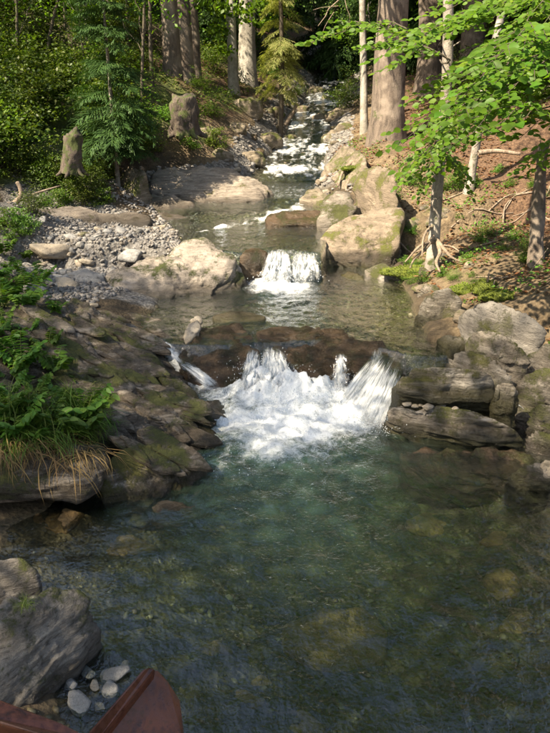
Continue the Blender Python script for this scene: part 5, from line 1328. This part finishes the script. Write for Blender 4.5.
# ------------------------------------------------------------------ stumps, roots, driftwood
def stump(label, u0, u1, vt, vb, y, mat, seed, flare=1.3, jag=.05, lean=0.):
    b = PD((u0 + u1) / 2, vb, y); r = (u1 - u0) / 2 / FPX * np.linalg.norm(b - [0, 0, CAMH]); top_ = PD((u0 + u1) / 2, vt, y)
    h = top_[2] - b[2]
    root = thing('tree_stump', label, 'stump', b)
    n, sd = 12, 36
    z = np.linspace(-.15, 1, n)
    path = np.stack([lean * z * h, 0 * z, z * h], 1)
    v, f = tube(path, r * np.interp(z, [-.15, .15, .5, 1], [flare * 1.15, flare, 1.05, .95]), sd, True, .22, seed)
    a = np.arange(sd); v[(n - 1) * sd:n * sd, 2] += jag * h * 1.6 * fbm(np.stack([np.cos(a / sd * 6.28) * .9, np.sin(a / sd * 6.28) * .9, a * 0.], 1), 4, seed)
    v[-1] = [lean * h, 0, h * (1 - jag)]
    link('bole', make_mesh('bole', v, f, M[mat]), root)
    rp = []
    for k in range(6):
        an = k * 1.05 + rng.random() * .5; e = np.array([math.cos(an), math.sin(an), 0]) * r * rng.uniform(1.4, 1.9); e[2] = -.22 * h
        rp.append(tube(smooth_path([(math.cos(an) * r * .7, math.sin(an) * r * .7, .28 * h), e * .6 + [0, 0, .05 * h], e], 7), np.linspace(r * .4, r * .12, 7), 8, rough=.2, seed=k))
    link('roots', make_mesh('roots', *join(rp), M[mat]), root)
stump('broad sawn tree stump in the sun above the mossy left bank', 173, 197, 96, 130, 17.0, 'stump_wood', 5, 1.05, .05)
stump('weathered grey stump leaning among the shaded undergrowth', 64, 80, 133, 168, 13.6, 'stump_wood', 6, 1.12, .10, .14)
# broken post at the right edge
pb = PD(536, 258, 9.8); pt_ = PD(543, 150, 9.8)
rt = thing('broken_trunk', 'broken dark trunk standing at the right edge above the leaf litter', 'stump', pb)
h = pt_[2] - pb[2]; z = np.linspace(-.2, 1, 14); pth = np.stack([(pt_[0] - pb[0]) * z, .05 * np.sin(z * 3), z * h], 1)
v, f = tube(pth, np.interp(z, [-.2, .1, .6, 1], [.13, .098, .085, .065]), 24, True, .2, 9)
a = np.arange(24); v[13 * 24:14 * 24, 2] += .16 * np.abs(fbm(np.stack([np.cos(a / 24 * 6.28) * 3, np.sin(a / 24 * 6.28) * 3, a * 0.], 1), 3, 9)); v[-1, 2] -= .12
link('bole', make_mesh('bole', v, f, M['bark_spruce']), rt)
# bare roots of the slim tree (parts of it)
sb = np.array(slim.location)
for k, (pts, r0) in enumerate([([(434,235,10.95),(426,248,10.7),(415,258,10.5),(410,268,10.3)], .035), ([(436,238,10.95),(440,252,10.7),(436,262,10.45),(440,272,10.3)], .04), ([(433,242,10.9),(420,246,10.6),(405,262,10.35)], .03),
        ([(437,240,10.9),(450,256,10.6),(462,262,10.5)], .03), ([(433,225,10.95),(424,236,10.75),(422,256,10.45)], .028)]):
    w_ = np.array([PD(*q) for q in pts]) - sb
    link('root', make_mesh('root', *tube(smooth_path(w_, 12), np.linspace(r0, r0 * .35, 12), 8, rough=.12, seed=k), M['root_wood']), slim)
def stick(name, label, pts, r0, r1, mat='dead_wood', cat='branch', extra=()):
    w_ = np.array([PD(*q) for q in pts]); pp = [tube(smooth_path(w_, 16), np.linspace(r0, r1, 16), 8, rough=.12, seed=len(label))]
    for ex, q0, q1 in extra: pp.append(tube(smooth_path(np.array([PD(*q) for q in ex]), 8), np.linspace(q0, q1, 8), 6, rough=.1))
    v, f = join(pp); return tag(obj(name, v, f, M[mat], None, w_[0]), label, cat)
stick('driftwood', 'pale curved driftwood root sticking out at the left edge', [(-12,206,13.2),(10,205,13.1),(20,198,13.),(21,190,13.),(17,182,13.)], .06, .035, extra=[([(20,200,13.),(40,192,13.2),(60,186,13.4)], .03, .012)])
stick('stick', 'thin brown stick lying along the dark water under the ledge', [(-15,502,5.15),(20,500,5.2),(50,497,5.3),(77,491,5.4)], .017, .008)
stick('stick', 'upright broken stick in front of the bright moss on the right bank', [(484,305,9.3),(487,285,9.3),(489,272,9.3)], .018, .008)
stick('stick', 'second upright stick beside the broken stick on the right bank', [(490,304,9.25),(492,290,9.25),(495,280,9.25)], .02, .01)
stick('stick', 'fallen pale branch lying on the reddish ground at the right', [(478,153,13.2),(497,151,13.2),(520,154,13.)], .05, .03)
stick('stick', 'thin bare branch leaning against the right bank below the broken trunk', [(512,290,9.6),(530,272,9.6),(548,248,9.6)], .014, .006)
stick('stick', 'leaning dead pole beside the upper cascade', [(285,125,22.5),(291,115,22.6),(297,104,22.8)], .07, .05)
stick('log', 'brown log lying on the bank above the gravel at left', [(128,196,15.2),(138,178,15.6),(142,168,15.8)], .09, .06, extra=[([(138,178,15.6),(146,186,15.2)], .05, .03)])
for k, pts in enumerate([[(362,165,16.2),(352,176,15.8),(346,188,15.5),(350,200,15.2)], [(370,168,16.2),(364,182,15.8),(366,196,15.4)], [(356,160,16.4),(344,170,16.),(338,186,15.6)], [(380,180,15.8),(372,190,15.5),(376,202,15.2)]]):
    stick('exposed_root', ['bare root curling down the upper right bank to the water', 'bare root hanging in the middle of the upper right bank', 'bare root over the golden sunlit boulder', 'short bare root above the big sunlit boulder'][k], pts, .045, .018, 'root_wood', 'root')

for k in range(16):
    u, v = rng.uniform(410, 540), rng.uniform(195, 290); q = hit(u, v)
    if q is None or q[1] > 16: continue
    a = rng.uniform(0, 6.28); L = rng.uniform(.25, .6); d = np.array([math.cos(a) * L, math.sin(a) * L, 0])
    pts = []
    for t_ in (-1, -.3, .4, 1):
        w_ = q + d * t_ + rng.normal(size=3) * .04; w_[2] = Hs(w_[0], w_[1]) + .02; pts.append(w_)
    v_, f_ = tube(smooth_path(pts, 10), np.linspace(.016, .007, 10), 6, rough=.15, seed=k)
    tag(obj('twig', v_, f_, M['dead_wood' if k % 2 else 'root_wood'], None, pts[0]), 'thin fallen twig on the ground of the right bank', 'twig', 'fallen twigs on the right bank')

# ------------------------------------------------------------------ labels: say which one, by the nearest landmark in view
ORD = ['nearest', 'second nearest', 'third nearest', 'fourth nearest', 'fifth nearest', 'sixth nearest', 'seventh nearest', 'eighth nearest', 'ninth nearest', 'tenth nearest', 'eleventh nearest', 'twelfth nearest', 'thirteenth nearest', 'fourteenth nearest', 'fifteenth nearest', 'sixteenth nearest']
MARKS = [((185,110), 'the broad sawn stump'), ((75,150), 'the weathered stump'), ((113,80), 'the young spruce'), ((12,198), 'the driftwood root'), ((180,50), 'the dark trunk group'), ((234,40), 'the slender pale beech'), ((291,50), 'the hanging feathery tree'), ((362,60), 'the thin sapling'), ((388,70), 'the massive trunk'),
         ((434,235), 'the slim tree roots'), ((540,200), 'the broken trunk'), ((486,290), 'the bright moss'), ((170,275), 'the broad pale rock'), ((210,188), 'the long slab'), ((352,235), 'the big sunlit boulder'), ((345,160), 'the golden boulder'), ((440,310), 'the rounded brown boulder'), ((100,440), 'the mossy ledge foot'), ((50,405), 'the hanging grass'), ((15,270), 'the leafy left edge'), ((120,340), 'the striated ledge top'), ((10,480), 'the dark overhang'), ((300,150), 'the upstream cascade')]
SHORT = {'herbs on the near left ledge': 'leafy green herb on the near left ledge', 'green grass on the near left ledge': 'green grass tuft on the near left ledge', 'dry grass on the near left ledge': 'brown dry grass tuft on the left ledge', 'shrubs along the foot of the left bank': 'low shrub at the left bank foot', 'small plants on the right bank': 'small green plant on the right bank',
         'fallen twigs on the right bank': 'fallen twig on the right bank', 'dark spruces of the background forest': 'dark background spruce', 'young beeches of the understory': 'young sunlit understory beech', 'undergrowth shrubs on the left bank': 'leafy undergrowth shrub on the left bank', 'shrubs behind the beech leaves': 'dark shrub behind the beech leaves', 'shrubs far upstream': 'shrub under the far upstream trees', 'small rocks along the right bank': 'small mossy rock along the right bank'}
buckets = {}
for o in list(COL.objects):
    g = o.get('group')
    if o.parent is None and g in SHORT:
        u, v, d = to_px(np.array(o.location))
        k = min(range(len(MARKS)), key=lambda i: (MARKS[i][0][0] - u) ** 2 + (MARKS[i][0][1] - v) ** 2)
        buckets.setdefault((g, k), []).append(((MARKS[k][0][0] - u) ** 2 + (MARKS[k][0][1] - v) ** 2, o))
for (g, k), lst in buckets.items():
    lst.sort(key=lambda q: q[0])
    for i, (_, o) in enumerate(lst):
        if i < len(ORD): o['label'] = SHORT[g] + ', ' + ORD[i] + ' ' + MARKS[k][1]
